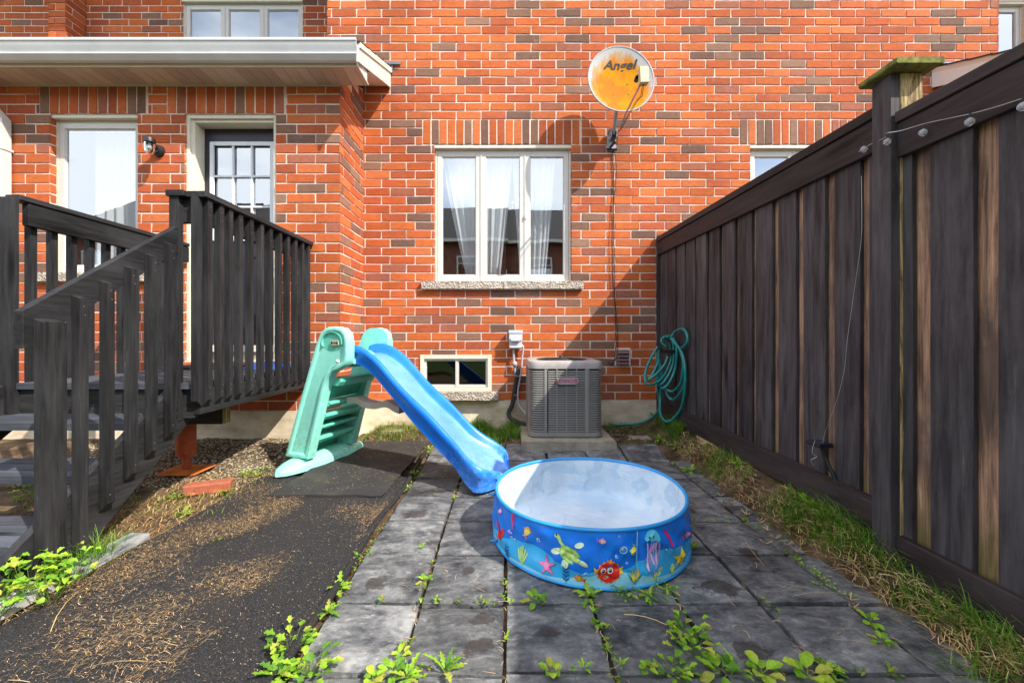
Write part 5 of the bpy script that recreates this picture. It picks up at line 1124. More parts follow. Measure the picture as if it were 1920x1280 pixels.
rail(FX - .012, FX + .017, 1.766, YM - .055, .178, .322, .20, .345, name='kick_board')
rail(FX - .012, FX + .017, -.25, 1.672, .060, .205, .075, .215, name='kick_board')
m_ = MB().use(M_FZ); m_.bbox((1.570, 1.678, .03), (1.606, 1.764, 2.10), .004); m_.build('post_cover', fn)
m_ = MB().use(M_RAW); m_.bbox((1.608, 1.676, .0), (1.697, 1.766, 2.10), .003); m_.build('post', fn)
m_ = MB().use(M_MOSS); m_.bbox((1.535, 1.618, 2.102), (1.730, 1.795, 2.126), .005); m_.build('post_cap', fn)
m_ = MB().use(M_FZ); m_.bbox((FX - .005, YM - .052, .05), (FX + .09, YM - .012, 2.075), .004); m_.build('post', fn)
m_ = MB().use(M_RAW); m_.bbox((FX + .0, YM - .05, 2.076), (FX + .05, YM - .014, 2.095), .004); m_.build('post_cap', fn)

# hose on the fence
hs = thing('garden_hose', (1.52, 4.0, .1), 'coiled teal garden hose hanging on the fence in the corner', 'hose')
m_ = MB().use(M_BLACK); m_.bbox((1.47, 3.86, .86), (FX + .016, 3.96, .89), .01); m_.bbox((1.585, 3.86, .74), (FX + .018, 4.03, .96), .005); m_.tube([(1.50, 3.90, .88), (1.46, 3.90, .90), (1.455, 3.90, .94)], .010, 6); m_.build('hanger', hs)
def loop(cy, cz, ry, rz, x, ph=0, tilt=0, n=36, dx=.0): return [(x + dx * sin(2 * pi * k / n + 1.0), cy + ry * cos(2 * pi * k / n + ph) + tilt * sin(2 * pi * k / n + ph) * .3, cz + rz * sin(2 * pi * k / n + ph)) for k in range(n + 1)]
def hp(px, py, Y):
    if 1200 < px < 1300: Y = min(Y, 1.578 * 770 / (px - 950))
    return ((px - 950) * Y / 770, Y, H - (py - 628) * Y / 770)
m_ = MB().use(M_HOSE); hr = .0125
P_ = lambda L_: smooth_path([hp(*q) for q in L_], 6)
m_.tube(P_([(1249, 650, 3.90), (1240, 640, 3.92), (1246, 632, 3.93), (1256, 645, 3.95), (1258, 672, 3.93), (1250, 695, 3.90), (1236, 714, 3.86), (1220, 720, 3.84), (1210, 716, 3.86), (1211, 695, 3.9), (1220, 672, 3.92), (1233, 650, 3.93)]), hr, 8)
m_.tube(P_([(1243, 634, 3.88), (1256, 630, 3.9), (1263, 650, 3.9), (1262, 680, 3.88), (1252, 705, 3.86), (1240, 720, 3.86), (1232, 716, 3.9), (1231, 690, 3.94), (1233, 660, 3.95)]), hr, 8)
m_.tube(P_([(1250, 632, 3.86), (1262, 634, 3.86), (1269, 655, 3.86), (1266, 690, 3.84), (1256, 715, 3.84), (1243, 728, 3.86), (1236, 715, 3.9), (1234, 680, 3.93), (1236, 655, 3.94)]), hr, 8)
m_.tube(P_([(1258, 634, 3.84), (1272, 650, 3.82), (1281, 680, 3.80), (1277, 715, 3.80), (1262, 733, 3.82), (1248, 728, 3.86), (1240, 705, 3.9), (1236, 672, 3.94)]), hr, 8)
m_.tube(P_([(1262, 640, 3.82), (1278, 660, 3.80), (1285, 695, 3.78), (1280, 728, 3.79), (1264, 748, 3.82), (1252, 742, 3.87), (1245, 715, 3.9), (1240, 690, 3.93)]), hr, 8)
m_.tube(P_([(1236, 676, 3.93), (1224, 700, 3.90), (1215, 712, 3.88), (1232, 700, 3.86), (1247, 682, 3.86), (1252, 668, 3.86)]), hr, 8)
m_.tube(P_([(1258, 632, 3.86), (1268, 620, 3.84), (1281, 617, 3.80), (1289, 630, 3.78), (1287, 645, 3.78), (1276, 653, 3.80)]), hr, 8)
m_.tube(P_([(1276, 653, 3.80), (1284, 690, 3.78), (1284, 730, 3.78), (1277, 765, 3.80), (1262, 785, 3.82), (1248, 790, 3.84), (1238, 775, 3.88), (1238, 745, 3.92), (1239, 715, 3.94)]), hr, 8)
m_.tube(P_([(1234, 690, 3.96), (1233, 730, 3.97), (1237, 760, 3.97), (1228, 778, 4.02), (1210, 789, 4.06), (1185, 795, 4.08), (1155, 796, 4.09), (1145, 794, 4.10)]), hr, 8)
m_.build('hose', hs, smooth=True)

# string lights along the near fence and post
st = thing('string_lights', (1.55, 1.5, 1.7), 'string of small clear globe lights strung along the top of the dark fence', 'string lights')
bl = [(1620, 280, 1.80), (1661, 266, 1.675), (1735, 249, 1.545), (1818, 229, 1.385), (1918, 200, 1.245)]
XW = lambda px, Y: (px - 950) * Y / 770
m_ = MB().use(M_SILVER); wire = []
for (px, py, Y) in ((1610, 285, 1.82), (1632, 272, 1.78), (1652, 256, 1.69), (1662, 250, 1.667), (1690, 245, 1.62), (1735, 232, 1.545), (1780, 222, 1.455), (1822, 213, 1.385), (1870, 200, 1.315), (1920, 184, 1.245), (1990, 165, 1.15)):
    p = Vector(hp(px, py, Y)); p.x = min(p.x, 1.572) if not (1.67 < Y < 1.77) else 1.566; wire.append(tuple(p))
m_.tube(smooth_path(wire, 5), .0014, 5); m_.build('wire', st)
for (px, py, Y) in bl:
    c_ = Vector(hp(px, py, Y)); c_.x = min(c_.x, 1.566)
    if 1.66 < Y < 1.77: c_.x = 1.552
    m_ = MB().use(M_GLOBE); m_.lathe([(.001, -.0135)] + [(.0135 * sin(q), -.0135 * cos(q)) for q in [k * pi / 8 for k in range(1, 8)]] + [(.004, .0135)], tuple(c_), 14); b_ = m_.build('bulb', st, smooth=True)
    m_ = MB().use(M_BLACK); m_.tube([c_ + Vector((0, 0, .015)), c_ + Vector((.002, 0, .03))], .0035, 6); m_.build('socket', b_)
m_ = MB().use(M_SILVER); dn_ = [hp(1615, 330, 1.84), hp(1612, 440, 1.84), hp(1606, 510, 1.86), hp(1600, 560, 1.88), hp(1592, 640, 1.90), hp(1582, 690, 1.93), hp(1570, 740, 1.97), hp(1555, 785, 2.02), hp(1546, 820, 2.04), hp(1543, 850, 2.05)]
m_.tube(smooth_path([(min(p[0], 1.612) + .003 * sin(i * 9), p[1] + .008 * sin(i * 5), p[2]) for i, p in enumerate(dn_)], 6), .0007, 4); m_.build('wire', st)
# small solar stake at the fence
sx_, sy_ = 1.562, 2.06
so = thing('solar_panel', (sx_, sy_, .2), 'small black solar panel on a stake leaning against the foot of the fence', 'solar panel')
m_ = MB().use(M_BLACK); m_.bbox((sx_ - .03, sy_ - .045, .475), (sx_ + .045, sy_ + .045, .493), .003); m_.tube([(sx_ + .015, sy_, .475), (sx_ + .028, sy_ - .01, .42), (sx_ + .050, sy_ - .05, .315)], .009, 6); m_.build('stake', so)
m_ = MB().use(flat('solar_cell', (.02, .025, .07), .15)); m_.box((sx_ - .025, sy_ - .040, .494), (sx_ + .040, sy_ + .040, .497)); m_.build('panel', so)
m_ = MB().use(M_SILVER); m_.tube(smooth_path([(sx_ - .03, sy_ - .02, .51), (sx_ - .045, sy_ - .02, .45), (sx_ - .03, sy_ - .03, .43), (sx_ - .05, sy_ - .02, .41), (sx_ - .035, sy_ - .02, .38)]), .001, 5); m_.build('wire', so)

# ------------------------------------------------------------------ gravel under the deck
def rock(m_, x, y, z, r):
    o = len(m_.v); t = (1 + sqrt(5)) / 2
    V = [(-1, t, 0), (1, t, 0), (-1, -t, 0), (1, -t, 0), (0, -1, t), (0, 1, t), (0, -1, -t), (0, 1, -t), (t, 0, -1), (t, 0, 1), (-t, 0, -1), (-t, 0, 1)]
    F = [(0, 11, 5), (0, 5, 1), (0, 1, 7), (0, 7, 10), (0, 10, 11), (1, 5, 9), (5, 11, 4), (11, 10, 2), (10, 7, 6), (7, 1, 8), (3, 9, 4), (3, 4, 2), (3, 2, 6), (3, 6, 8), (3, 8, 9), (4, 9, 5), (2, 4, 11), (6, 2, 10), (8, 6, 7), (9, 8, 1)]
    a = U(0, 6.3); sx, sy, sz = U(.7, 1.3), U(.6, 1), U(.4, .8)
    vs = []
    for p in V:
        k = r / 1.9 * U(.8, 1.15); X, Y, Z = p[0] * k * sx, p[1] * k * sy, p[2] * k * sz; vs.append((x + X * cos(a) - Y * sin(a), y + X * sin(a) + Y * cos(a), z + Z))
    m_.add(vs, F)
gv = MB().use(M_GRAVEL)
for i in range(6500):
    x, y = U(-3.6, -1.42), U(2.55, 3.76)
    if y < 2.75 + (x + 1.6) * -.05 + U(-.1, .1): continue
    if x > -1.75 and y < 3.05 + (x + 1.75) * 1.5: continue
    v = U(.14, .40); w = U(-.03, .05); gv.color((v + w + .05, v + .01, v - w * .8 - .06)); rock(gv, x, y, gz(x, y) + U(-.002, .008), U(.004, .0115))
tag(gv.build('gravel', smooth=False), kind='stuff'); COL.objects['gravel']['label'] = 'loose pale gravel under the deck and beside the house wall'; COL.objects['gravel']['category'] = 'gravel'
# dark clods and small stones along the wall
cl_ = MB().use(M_GRAVEL)
for i in range(900):
    x = U(-1.4, 1.6); y = U(3.85, 4.36) if R() < .7 else U(3.55, 4.0)
    if -1.45 < x < -.6 and y < 3.92: continue
    if .1 < x < .96 and y < 4.36: continue
    v = U(.03, .14); cl_.color((v * 1.3, v, v * .75)); rock(cl_, x, y, gz(x, y), U(.005, .02))
for i in range(700):
    x = U(-2.3, -1.72) if R() < .5 else U(1.32, 1.6); y = U(1.0, 3.1); v = U(.04, .22); cl_.color((v * 1.3, v, v * .7)); rock(cl_, x, y, gz(x, y), U(.003, .012))
o = cl_.build('soil_clods'); tag(o, 'small soil clods and stones scattered along the wall and fence', 'soil', kind='stuff')

# ------------------------------------------------------------------ grass
GC = [(.10, .24, .025), (.14, .31, .03), (.20, .36, .04), (.07, .17, .022), (.30, .40, .06)]
DC_ = [(.46, .30, .12), (.38, .23, .09), (.55, .38, .17), (.30, .18, .07)]
def blade(m_, x, y, z, h, lean, ang, w, c, seg=4):
    dx, dy = cos(ang), sin(ang); px, py = -dy, dx; o = len(m_.v); bz = 0
    for k in range(seg + 1):
        t = k / seg; r = lean * h * t ** 1.8; zz = z + h * (t - .35 * lean * t * t * t); ww = w * (1 - t ** 1.5) + .0003
        m_.v.append((x + dx * r + px * ww, y + dy * r + py * ww, zz)); m_.v.append((x + dx * r - px * ww, y + dy * r - py * ww, zz))
    for k in range(seg): m_.color(tuple(v * (.75 + .35 * k / seg) for v in c)); m_.face([o + 2 * k, o + 2 * k + 1, o + 2 * k + 3, o + 2 * k + 2])
def tuft(m_, x, y, n, h, spread, cols, w=.0016, leanr=(.2, 1.1)):
    for i in range(n):
        a = U(0, 2 * pi); r = spread * sqrt(R()); c = random.choice(cols); k = U(.8, 1.25)
        X, Y = x + r * cos(a), y + r * sin(a); blade(m_, X, Y, gz(X, Y) if (X > 1.3 or X < -1.78 or Y > 3.4) else 0.0, h * U(.5, 1.15), U(*leanr), U(0, 2 * pi), w * U(.7, 1.3), tuple(v * k for v in c))
gr = MB().use(M_GRASS)
# along the house wall
for i in range(300):
    x = U(-1.45, .12) if R() < .8 else U(.97, 1.55); y = U(3.95, 4.36)
    dens = noise.noise(Vector((x * 3, 2.3, 0))) ; 
    if R() > .55 + dens: continue
    tuft(gr, x, y, random.randint(6, 16), U(.03, .11) * (1.3 if -.45 < x < .15 else .8), .05, GC + DC_[:1])
for i in range(210): tuft(gr, U(-.6, .12), U(3.8, 4.3), 18, U(.06, .15), .045, GC, .0018)
for i in range(130): tuft(gr, U(-1.4, -.35), U(3.9, 4.3), 12, U(.025, .08), .05, GC + DC_)
# strip along the fence
for i in range(680):
    y = U(.95, 4.2); x = U(1.47, 1.585) if R() < .8 else U(1.38, 1.5)
    if .5 + noise.noise(Vector((y * 2.2, 7, 0))) < R() * .9: continue
    dry = noise.noise(Vector((x * 5, y * 2.5, 3))) + (.3 if x < 1.49 else -.15)
    tuft(gr, x, y, random.randint(8, 18), U(.02, .06) if x < 1.49 else U(.05, .12), .035, DC_ if dry > .10 else GC, .0016, (.3, 1.5))
for (px, py, n, h) in ((1500, 965, 60, .07), (1540, 975, 70, .07), (1640, 1010, 80, .14), (1690, 1030, 90, .13), (1730, 1060, 80, .12), (1660, 1050, 60, .10), (1790, 1110, 60, .10), (1850, 1150, 60, .10), (1900, 1190, 90, .12), (1880, 1230, 90, .12), (1830, 1235, 60, .09), (1600, 1000, 50, .10)):
    x, y = at(px, py, .05); x = min(x, 1.575); tuft(gr, x, y, n, h, .06, GC, .0016, (.3, 1.4))
# around the stairs
for (px, py, n, h, s) in ((165, 1050, 110, .15, .06), (190, 1040, 100, .16, .05), (140, 1070, 60, .12, .06), (235, 1005, 50, .07, .06), (215, 1030, 60, .10, .05)):
    x, y = at(px, py, .03); tuft(gr, x, y, n, h, s, GC[:4], .0015, (.2, 1.0))
for i in range(120): tuft(gr, U(-3.3, -2.0), U(1.7, 2.6), 8, U(.02, .06), .06, GC + DC_)
for i in range(110): x = U(-2.1, -1.66); y = U(2.3, 3.1); tuft(gr, x, y, 6, U(.02, .05), .04, GC + DC_ * 2)
tag(gr.build('grass'), 'green and dry grass tufts along the wall, the fence and the stairs', 'grass', kind='stuff')
# dry straw lying on the mats, the slabs' edges and the soil strip
sw = MB().use(M_VC)
def straw(x, y, z, l, ang, w, c, curve=0.0, rise=.004):
    o = len(sw.v); n = 4; 
    for k in range(n + 1):
        t = k / n - .5; a = ang + curve * t; X = x + cos(ang) * l * t - sin(ang) * curve * l * t * t; Y = y + sin(ang) * l * t + cos(ang) * curve * l * t * t
        zz = z + rise * (1 - 4 * t * t) + .0012; px, py = -sin(a) * w, cos(a) * w; sw.v.append((X + px, Y + py, zz)); sw.v.append((X - px, Y - py, zz + w * .6))
    sw.color(c)
    for k in range(n): sw.face([o + 2 * k, o + 2 * k + 1, o + 2 * k + 3, o + 2 * k + 2])
SC = [(.66, .42, .19), (.52, .32, .14), (.74, .52, .27), (.36, .22, .10), (.58, .42, .24)]
def sc(): c = random.choice(SC); k = U(.75, 1.15); return tuple(v * k for v in c)
cnt = 0
while cnt < 15500:
    x, y = U(-1.78, -.70), U(.9, 2.9); d = noise.noise(Vector((x * 1.6 + y * 1.1, y * 2.0 - x * 1.5, .7))) + .6 * noise.noise(Vector((x * 4, y * 4 , 5))) + .15 * (1.9 - y)
    if d < R() * .75 - .12: continue
    a = .75 + U(-.9, .9) if R() < .75 else U(0, 3.14); straw(x, y, .0165, U(.006, .026) if R() < .96 else U(.03, .08), a, U(.0003, .0007), sc(), U(-.4, .4), U(.0005, .004)); cnt += 1
for i in range(3500):
    x, y = U(-1.78, -.70), U(.9, 2.9); straw(x, y, .016, U(.003, .010), U(0, 3.14), U(.0003, .0006), sc(), 0, .0008)
for i in range(900):
    x, y = U(-1.45, -.76), U(2.62, 3.85); straw(x, y, .025, U(.006, .022), U(0, 3.14), U(.0004, .0009), random.choice([sc(), (.22, .30, .06)]), U(-.6, .6), .002)
for i in range(4200):   # left soil strip
    x, y = U(-2.25, -1.62), U(1.1, 3.0)
    if x > -1.78 and y < 2.6 and R() < .8: continue
    straw(x, y, gz(x, y) + U(.002, .02), U(.03, .13), U(.2, 1.9), U(.0006, .0013), tuple(v * 1.35 for v in sc()), U(-1, 1), U(0, .02))
for i in range(2600):   # strip by the fence
    x, y = U(1.36, 1.585), U(.95, 3.6)
    if noise.noise(Vector((x * 4, y * 2.4, 9))) < -.2 + .45 * (x < 1.45): continue
    straw(x, y, gz(x, y) + U(.002, .022), U(.02, .10), U(.6, 2.6), U(.0006, .0012), sc(), U(-1, 1), U(0, .02))
for i in range(500):   # in joints and scattered over slabs
    x, y = U(-.66, 1.3), U(1.1, 3.5)
    if R() < .65: x = min(cx_, key=lambda q: abs(q - x)) + U(-.015, .015)
    if (x - PC[0]) ** 2 + (y - PC[1]) ** 2 < .26: continue
    straw(x, y, .002, U(.012, .05), U(0, 3.14), U(.0005, .001), sc(), U(-.8, .8), .003)
for i in range(700):
    x, y = U(-1.4, 1.5), U(3.6, 4.3)
    if .1 < x < .96: continue
    straw(x, y, gz(x, y) + .006, U(.02, .07), U(0, 3.14), U(.0006, .0012), sc(), U(-1, 1), .01)
# long single stalks
for (a, b) in (((80, 1195), (160, 1100)), ((160, 1262), (275, 1250)), ((1560, 1200), (1760, 1255)), ((1480, 1120), (1620, 1125)), ((1640, 1150), (1780, 1240)), ((1390, 1015), (1425, 1065)), ((1475, 1110), (1520, 1112)), ((200, 1030), (390, 990)), ((60, 1150), (300, 1075)), ((1250, 1180), (1170, 1160))):
    p, q = at(*a), at(*b); l_ = sqrt((p[0] - q[0]) ** 2 + (p[1] - q[1]) ** 2); straw((p[0] + q[0]) / 2, (p[1] + q[1]) / 2, .014, l_, atan2(q[1] - p[1], q[0] - p[0]), .0013, (.62, .44, .18), U(-.3, .3), .012)
tag(sw.build('dry_straw'), 'fine dry straw scattered over the rubber mats and soil strips', 'straw', kind='stuff')

# ------------------------------------------------------------------ weeds
LG = [(.24, .46, .03), (.33, .54, .04), (.17, .36, .025), (.44, .58, .05), (.29, .50, .04), (.12, .27, .03), (.46, .46, .08)]
def leaf(m_, L_, Wd, lobes, depth, ang, pitch, droop, c, base=(0, 0, 0), stalk=.2, round_=False):
    n = 10 if not lobes else max(12, lobes * 4); o = len(m_.v); ca, sa_ = cos(ang), sin(ang)
    for k in range(n + 1):
        t = k / n
        if round_: wv_ = sin(pi * max(0, (t - stalk) / (1 - stalk))) ** .6 if t > stalk else .03
        else: wv_ = (sin(pi * min(1, max(0, (t - stalk) / (1 - stalk))) ** .8) ** .75 if t > stalk else 0) + .03
        if lobes: wv_ *= 1 - depth * (.5 + .5 * cos(2 * pi * lobes * t))
        wv_ *= Wd; r = L_ * t * cos(pitch * (1 - t * .3)); z = L_ * (sin(pitch) * t - droop * t * t) + .004
        fold = wv_ * .35; fw = -L_ * .05 * (depth if lobes else 0)
        for s_ in (-1, 0, 1):
            X, Y = r - abs(s_) * fw * (1 if not lobes else 1), s_ * wv_; wav = .10 * wv_ * sin(t * 19 + s_ * 2)
            m_.v.append((base[0] + X * ca - Y * sa_, base[1] + X * sa_ + Y * ca, base[2] + max(.001, z + (fold if s_ else 0) + wav)))
    for k in range(n):
        for s_ in (0, 1): q = o + 3 * k + s_; cc = tuple(v * (1 if s_ else .9) * U(.92, 1.08) for v in c); m_.color(cc); m_.face([q, q + 1, q + 4, q + 3])
def col_(): c = random.choice(LG); k = U(.85, 1.2); return tuple(v * k for v in c)
jw = MB().use(M_LEAF)
for i in range(260):
    if R() < .6: x = random.choice(cx_[1:-1]) + U(-.006, .006); y = U(1.1, 3.3)
    else: y = random.choice(ry_[5:-1]) + U(-.006, .006); x = U(-.7, 1.5)
    if noise.noise(Vector((x * 2.3, y * 2.3, 4))) < -.02 or (x - PC[0]) ** 2 + (y - PC[1]) ** 2 < .235: continue
    for k in range(random.randint(3, 8)): leaf(jw, U(.008, .028), U(.003, .006), 0, 0, U(0, 6.28), U(.2, 1.2), .2, tuple(v * U(.5, 1) for v in col_()), (x + U(-.012, .012), y + U(-.02, .02), .0), .15, R() < .5)
tag(jw.build('crack_weeds'), 'tiny green seedlings in the joints of the slate paving', 'seedlings', kind='stuff')
def weed_mesh(kind):
    m_ = MB().use(M_LEAF)
    if kind == 'rosette':     # jagged thistle-like rosette
        for i in range(11): leaf(m_, U(.07, .12), U(.012, .020), 4, .62, i * 2.4 + U(-.3, .3), U(.1, .9), U(.1, .6), col_())
        for i in range(5): leaf(m_, U(.04, .06), U(.008, .012), 3, .5, i * 1.3, U(.8, 1.2), .2, col_())
    elif kind == 'broad':     # rounded spoon leaves
        for i in range(8): leaf(m_, U(.05, .09), U(.014, .022), 0, 0, i * 2.4 + U(-.3, .3), U(.15, .9), U(.1, .5), col_(), stalk=.3, round_=True)
    elif kind == 'mum':       # bushy lobed leaves on short stems
        for i in range(26):
            a = U(0, 6.28); r = .07 * sqrt(R()); b = (r * cos(a), r * sin(a), U(0, .055)); m_.color((.16, .26, .05)); m_.tube([(b[0] * .25, b[1] * .25, -.004), (b[0] * .75, b[1] * .75, b[2] * .6), (b[0], b[1], b[2] + .004)], .0011, 4); leaf(m_, U(.03, .055), U(.011, .017), 3, .48, a + U(-.8, .8), U(.0, .9), U(.1, .5), col_(), b, .15)
    elif kind == 'creeper':   # small leaves strung along a runner
        for i in range(22):
            t = i / 21; b = (.22 * t - .11 + U(-.008, .008), .018 * sin(t * 9) + U(-.008, .008), .004); leaf(m_, U(.012, .026), U(.005, .009), 0, 0, U(0, 6.28), U(.1, .8), .2, col_(), b, .2, True)
    elif kind == 'sprig':
        for i in range(9): leaf(m_, U(.03, .055), U(.005, .009), 3, .45, U(0, 6.28), U(.3, 1.3), U(.1, .4), col_())
    elif kind == 'dandelion':
        for i in range(8): leaf(m_, U(.10, .16), U(.012, .022), 5, .55, U(0, 6.28), U(.5, 1.35), U(.2, .5), col_(), stalk=.1)
    elif kind == 'bindweed':  # pointed broad leaves, dense
        for i in range(30):
            a = U(0, 6.28); r = .10 * sqrt(R()); b = (r * cos(a), r * sin(a), U(.01, .09)); m_.color((.16, .26, .05)); m_.tube([(b[0] * .3, b[1] * .3, -.004), (b[0] * .8, b[1] * .8, b[2] * .6), (b[0], b[1], b[2] + .004)], .0012, 4); leaf(m_, U(.04, .065), U(.012, .018), 0, 0, U(0, 6.28), U(-.1, .7), U(.2, .6), col_(), b, .12, False)
    return m_
KN = {'rosette': 'thistle_weed', 'broad': 'broadleaf_weed', 'mum': 'lobed_weed', 'creeper': 'creeping_weed', 'sprig': 'weed_sprig', 'dandelion': 'dandelion_weed', 'bindweed': 'leafy_weed'}
protos = {}
used_p = set()
def weed(kind, px, py, sc_, label, z=0.0, n=1, rot=None, zs=1):
    var = random.randint(0, 2); key = (kind, var)
    if key not in protos: protos[key] = weed_mesh(kind).build(KN[kind])
    x, y = at(px, py, z); x = min(x, 1.57)
    src = protos[key]
    if key in used_p: o = src.copy(); COL.objects.link(o)
    else: o = src; used_p.add(key)
    o.location = (x, y, max(z, gz(x, y) if (x > 1.34 or x < -1.79 or y > 3.5) else .001)); o.rotation_euler = (0, 0, U(0, 6.28) if rot is None else rot); sc_ *= .70 if y < 1.9 else .9; o.scale = (sc_, sc_, sc_ * zs)
    tag(o, label, 'weed', 'weeds growing between the slabs, mats and fence')
WD = [
 ('mum', 545, 1215, 1.25, 'bushy lobed weed at the corner where the mat meets the slabs at the bottom left'),
 ('mum', 585, 1262, 1.2, 'bright lobed weed spilling over the bottom edge of the leftmost slab'),
 ('rosette', 520, 1268, 1.1, 'jagged weed at the very bottom edge of the big mat'),
 ('rosette', 635, 1105, .95, 'jagged green weed on the mat edging beside the second slab row'),
 ('rosette', 615, 1150, .85, 'trailing weed on the mat edging above the lobed clump'),
 ('sprig', 672, 1045, .9, 'small weed sprig on the mat edging beside the third slab row'),
 ('sprig', 668, 1068, .7, 'tiny weed sprig just below another on the mat edging'),
 ('dandelion', 835, 1262, .9, 'long toothed dandelion leaves over the joint at the bottom, left of centre'),
 ('broad', 735, 1262, 1.0, 'rounded broad weed at the bottom end of the first long joint'),
 ('rosette', 762, 1272, .9, 'jagged weed at the bottom between two slabs left of centre'),
 ('broad', 700, 1275, .8, 'broad leaved weed at the bottom under the leftmost full slab'),
 ('broad', 798, 1090, .75, 'small round leaved weed in the joint left of the pool'),
 ('sprig', 790, 1030, .7, 'tiny sprig on a slab left of the pool'),
 ('sprig', 811, 1055, .6, 'very small sprig in the long joint left of the pool'),
 ('broad', 752, 1228, .6, 'small round leaved weed in the long joint near the bottom'),
 ('broad', 1005, 1128, 1.05, 'round leaved weed in front of the pool by the middle joint'),
 ('sprig', 958, 1132, .8, 'low sprig beside the middle joint in front of the pool'),
 ('rosette', 1103, 1120, .95, 'jagged weed touching the pool base at its lowest point'),
 ('sprig', 1112, 1150, .9, 'leggy sprig in the joint just below the pool'),
 ('broad', 1120, 1172, .6, 'pale round leaved weed halfway down the joint below the pool'),
 ('mum', 1172, 1118, .75, 'lobed weed at the front of the pool below the puffer fish'),
 ('rosette', 1215, 1118, .7, 'jagged weed at the pool front below the yellow coral'),
 ('mum', 1250, 1112, .75, 'lobed weed at the front right of the pool'),
 ('mum', 1290, 1190, 1.15, 'dense lobed weed clump in the joint right of centre'),
 ('mum', 1300, 1225, 1.25, 'largest lobed weed clump, low right of centre'),
 ('mum', 1265, 1262, 1.0, 'lobed weed at the bottom edge right of centre'),
 ('broad', 1350, 1262, 1.3, 'broad weed at the bottom edge right of the largest clump'),
 ('dandelion', 1385, 1262, .7, 'upright toothed leaves at the bottom edge right of the clump'),
 ('broad', 1430, 1264, 1.2, 'glossy broad weed at the bottom edge, third slab from the fence'),
 ('broad', 1515, 1268, 1.3, 'big round leaved weed at the bottom edge nearest the fence'),
 ('rosette', 1552, 1258, .8, 'jagged weed beside the big round leaved one near the fence'),
 ('sprig', 1095, 1255, 1.0, 'sprig at the bottom in the joint below the pool'),
 ('broad', 1035, 1262, .8, 'pair of round leaves at the bottom edge, centre'),
 ('sprig', 1165, 1250, .9, 'sprig at the bottom edge left of the broad clumps'),
 ('broad', 1215, 1256, .7, 'flat round weed at the bottom edge below the pool seam'),
 ('creeper', 1530, 1075, 1.05, 'creeping weed with tiny leaves along a joint near the fence'),
 ('creeper', 1560, 1105, .9, 'lower end of the creeping weed along the joint near the fence'),
 ('broad', 1632, 1165, .8, 'upright pale weed in the joint near the straw by the fence'),
 ('broad', 1655, 1205, .8, 'light green weed below the upright pale one by the fence'),
 ('creeper', 1442, 1135, .6, 'short creeping weed in the joint right of the pool'),
 ('sprig', 1300, 1030, 1.0, 'sprig touching the right side of the pool'),
 ('dandelion', 1585, 985, .8, 'tall toothed dandelion standing at the kick board of the fence'),
 ('dandelion', 1560, 978, .65, 'second dandelion left of the tall one at the fence'),
 ('rosette', 1405, 915, .9, 'flat jagged weed on the slabs by the fence straw'),
 ('rosette', 1295, 885, 1.0, 'jagged weed lying on the slab behind the right of the pool'),
 ('broad', 1320, 888, .7, 'pale leaf weed beside the jagged one behind the pool'),
 ('rosette', 1235, 840, 1.0, 'jagged weed on the far slabs right of the air conditioner'),
 ('dandelion', 1225, 812, .9, 'bushy dandelion below the hanging hose'),
 ('rosette', 1268, 850, .9, 'flat weed near the fence corner on the far slabs'),
 ('rosette', 1150, 812, .8, 'weed at the right corner of the air conditioner slab'),
 ('sprig', 1180, 842, .8, 'sprig in the straw right of the concrete pad'),
 ('dandelion', 972, 832, .7, 'bright yellow green weed left of the air conditioner slab'),
 ('rosette', 985, 858, .7, 'low weed at the back left rim of the pool'),
 ('rosette', 1050, 846, .8, 'low weed in front of the concrete pad, left one'),
 ('rosette', 1080, 850, .8, 'low weed in front of the concrete pad, right one'),
 ('sprig', 1010, 838, .8, 'small sprig leaning on the front left corner of the concrete pad'),
 ('rosette', 905, 822, .7, 'weed behind the lower half of the blue chute'),
 ('mum', 808, 848, .75, 'yellow green weed in front of the chute at the back slab edge'),
 ('mum', 783, 893, .6, 'lobed weed on the mat edging below the chute'),
 ('sprig', 765, 915, .7, 'sprig on the mat edging left of the dark stain'),
 ('sprig', 828, 892, .6, 'tiny sprig on a slab under the chute'),
 ('mum', 470, 893, .75, 'lobed weed at the near tip of the slide foot'),
 ('mum', 492, 882, .6, 'small lobed weed tucked behind the near tip of the slide foot'),
 ('mum', 425, 925, .6, 'weed growing against the right end of the loose red brick'),
 ('mum', 335, 935, .7, 'weed growing against the left end of the loose red brick'),
 ('sprig', 405, 1015, .7, 'pale wilted sprig lying on the big mat'),
 ('rosette', 345, 965, .7, 'low weed between the stair stringer and the mat'),
 ('bindweed', -10, 1125, 1.2, 'dense leafy weed below the bottom step, at the left edge'),
 ('bindweed', 60, 1108, 1.15, 'dense leafy weed below the bottom step, in front of the newel'),
 ('bindweed', 135, 1085, 1.0, 'leafy weed beside the tall grass at the newel'),
 ('bindweed', -25, 1165, 1.15, 'dense leafy weed on the plank at the left edge'),
 ('bindweed', 95, 1122, 1.05, 'leafy weed just above the weathered plank'),
 ('dandelion', 62, 795, 1.6, 'green plant seen between the top two steps'),
 ('sprig', 1840, 1068, .7, 'tiny fern like sprig growing on top of the kick board by the fence'),
 ('mum', 30, 905, 1.2, 'low yellow green weed under the second step'),
 ('mum', 60, 925, 1.2, 'weed in the shade under the bottom step'),
]
for w in WD:
    z_ = .0
    if w[1] < 240: z_ = .03
    if w[1] > 1520 and w[2] < 1000: z_ = .05
    weed(*w, z=z_, zs=1.7 if w[0] == 'bindweed' else 1)
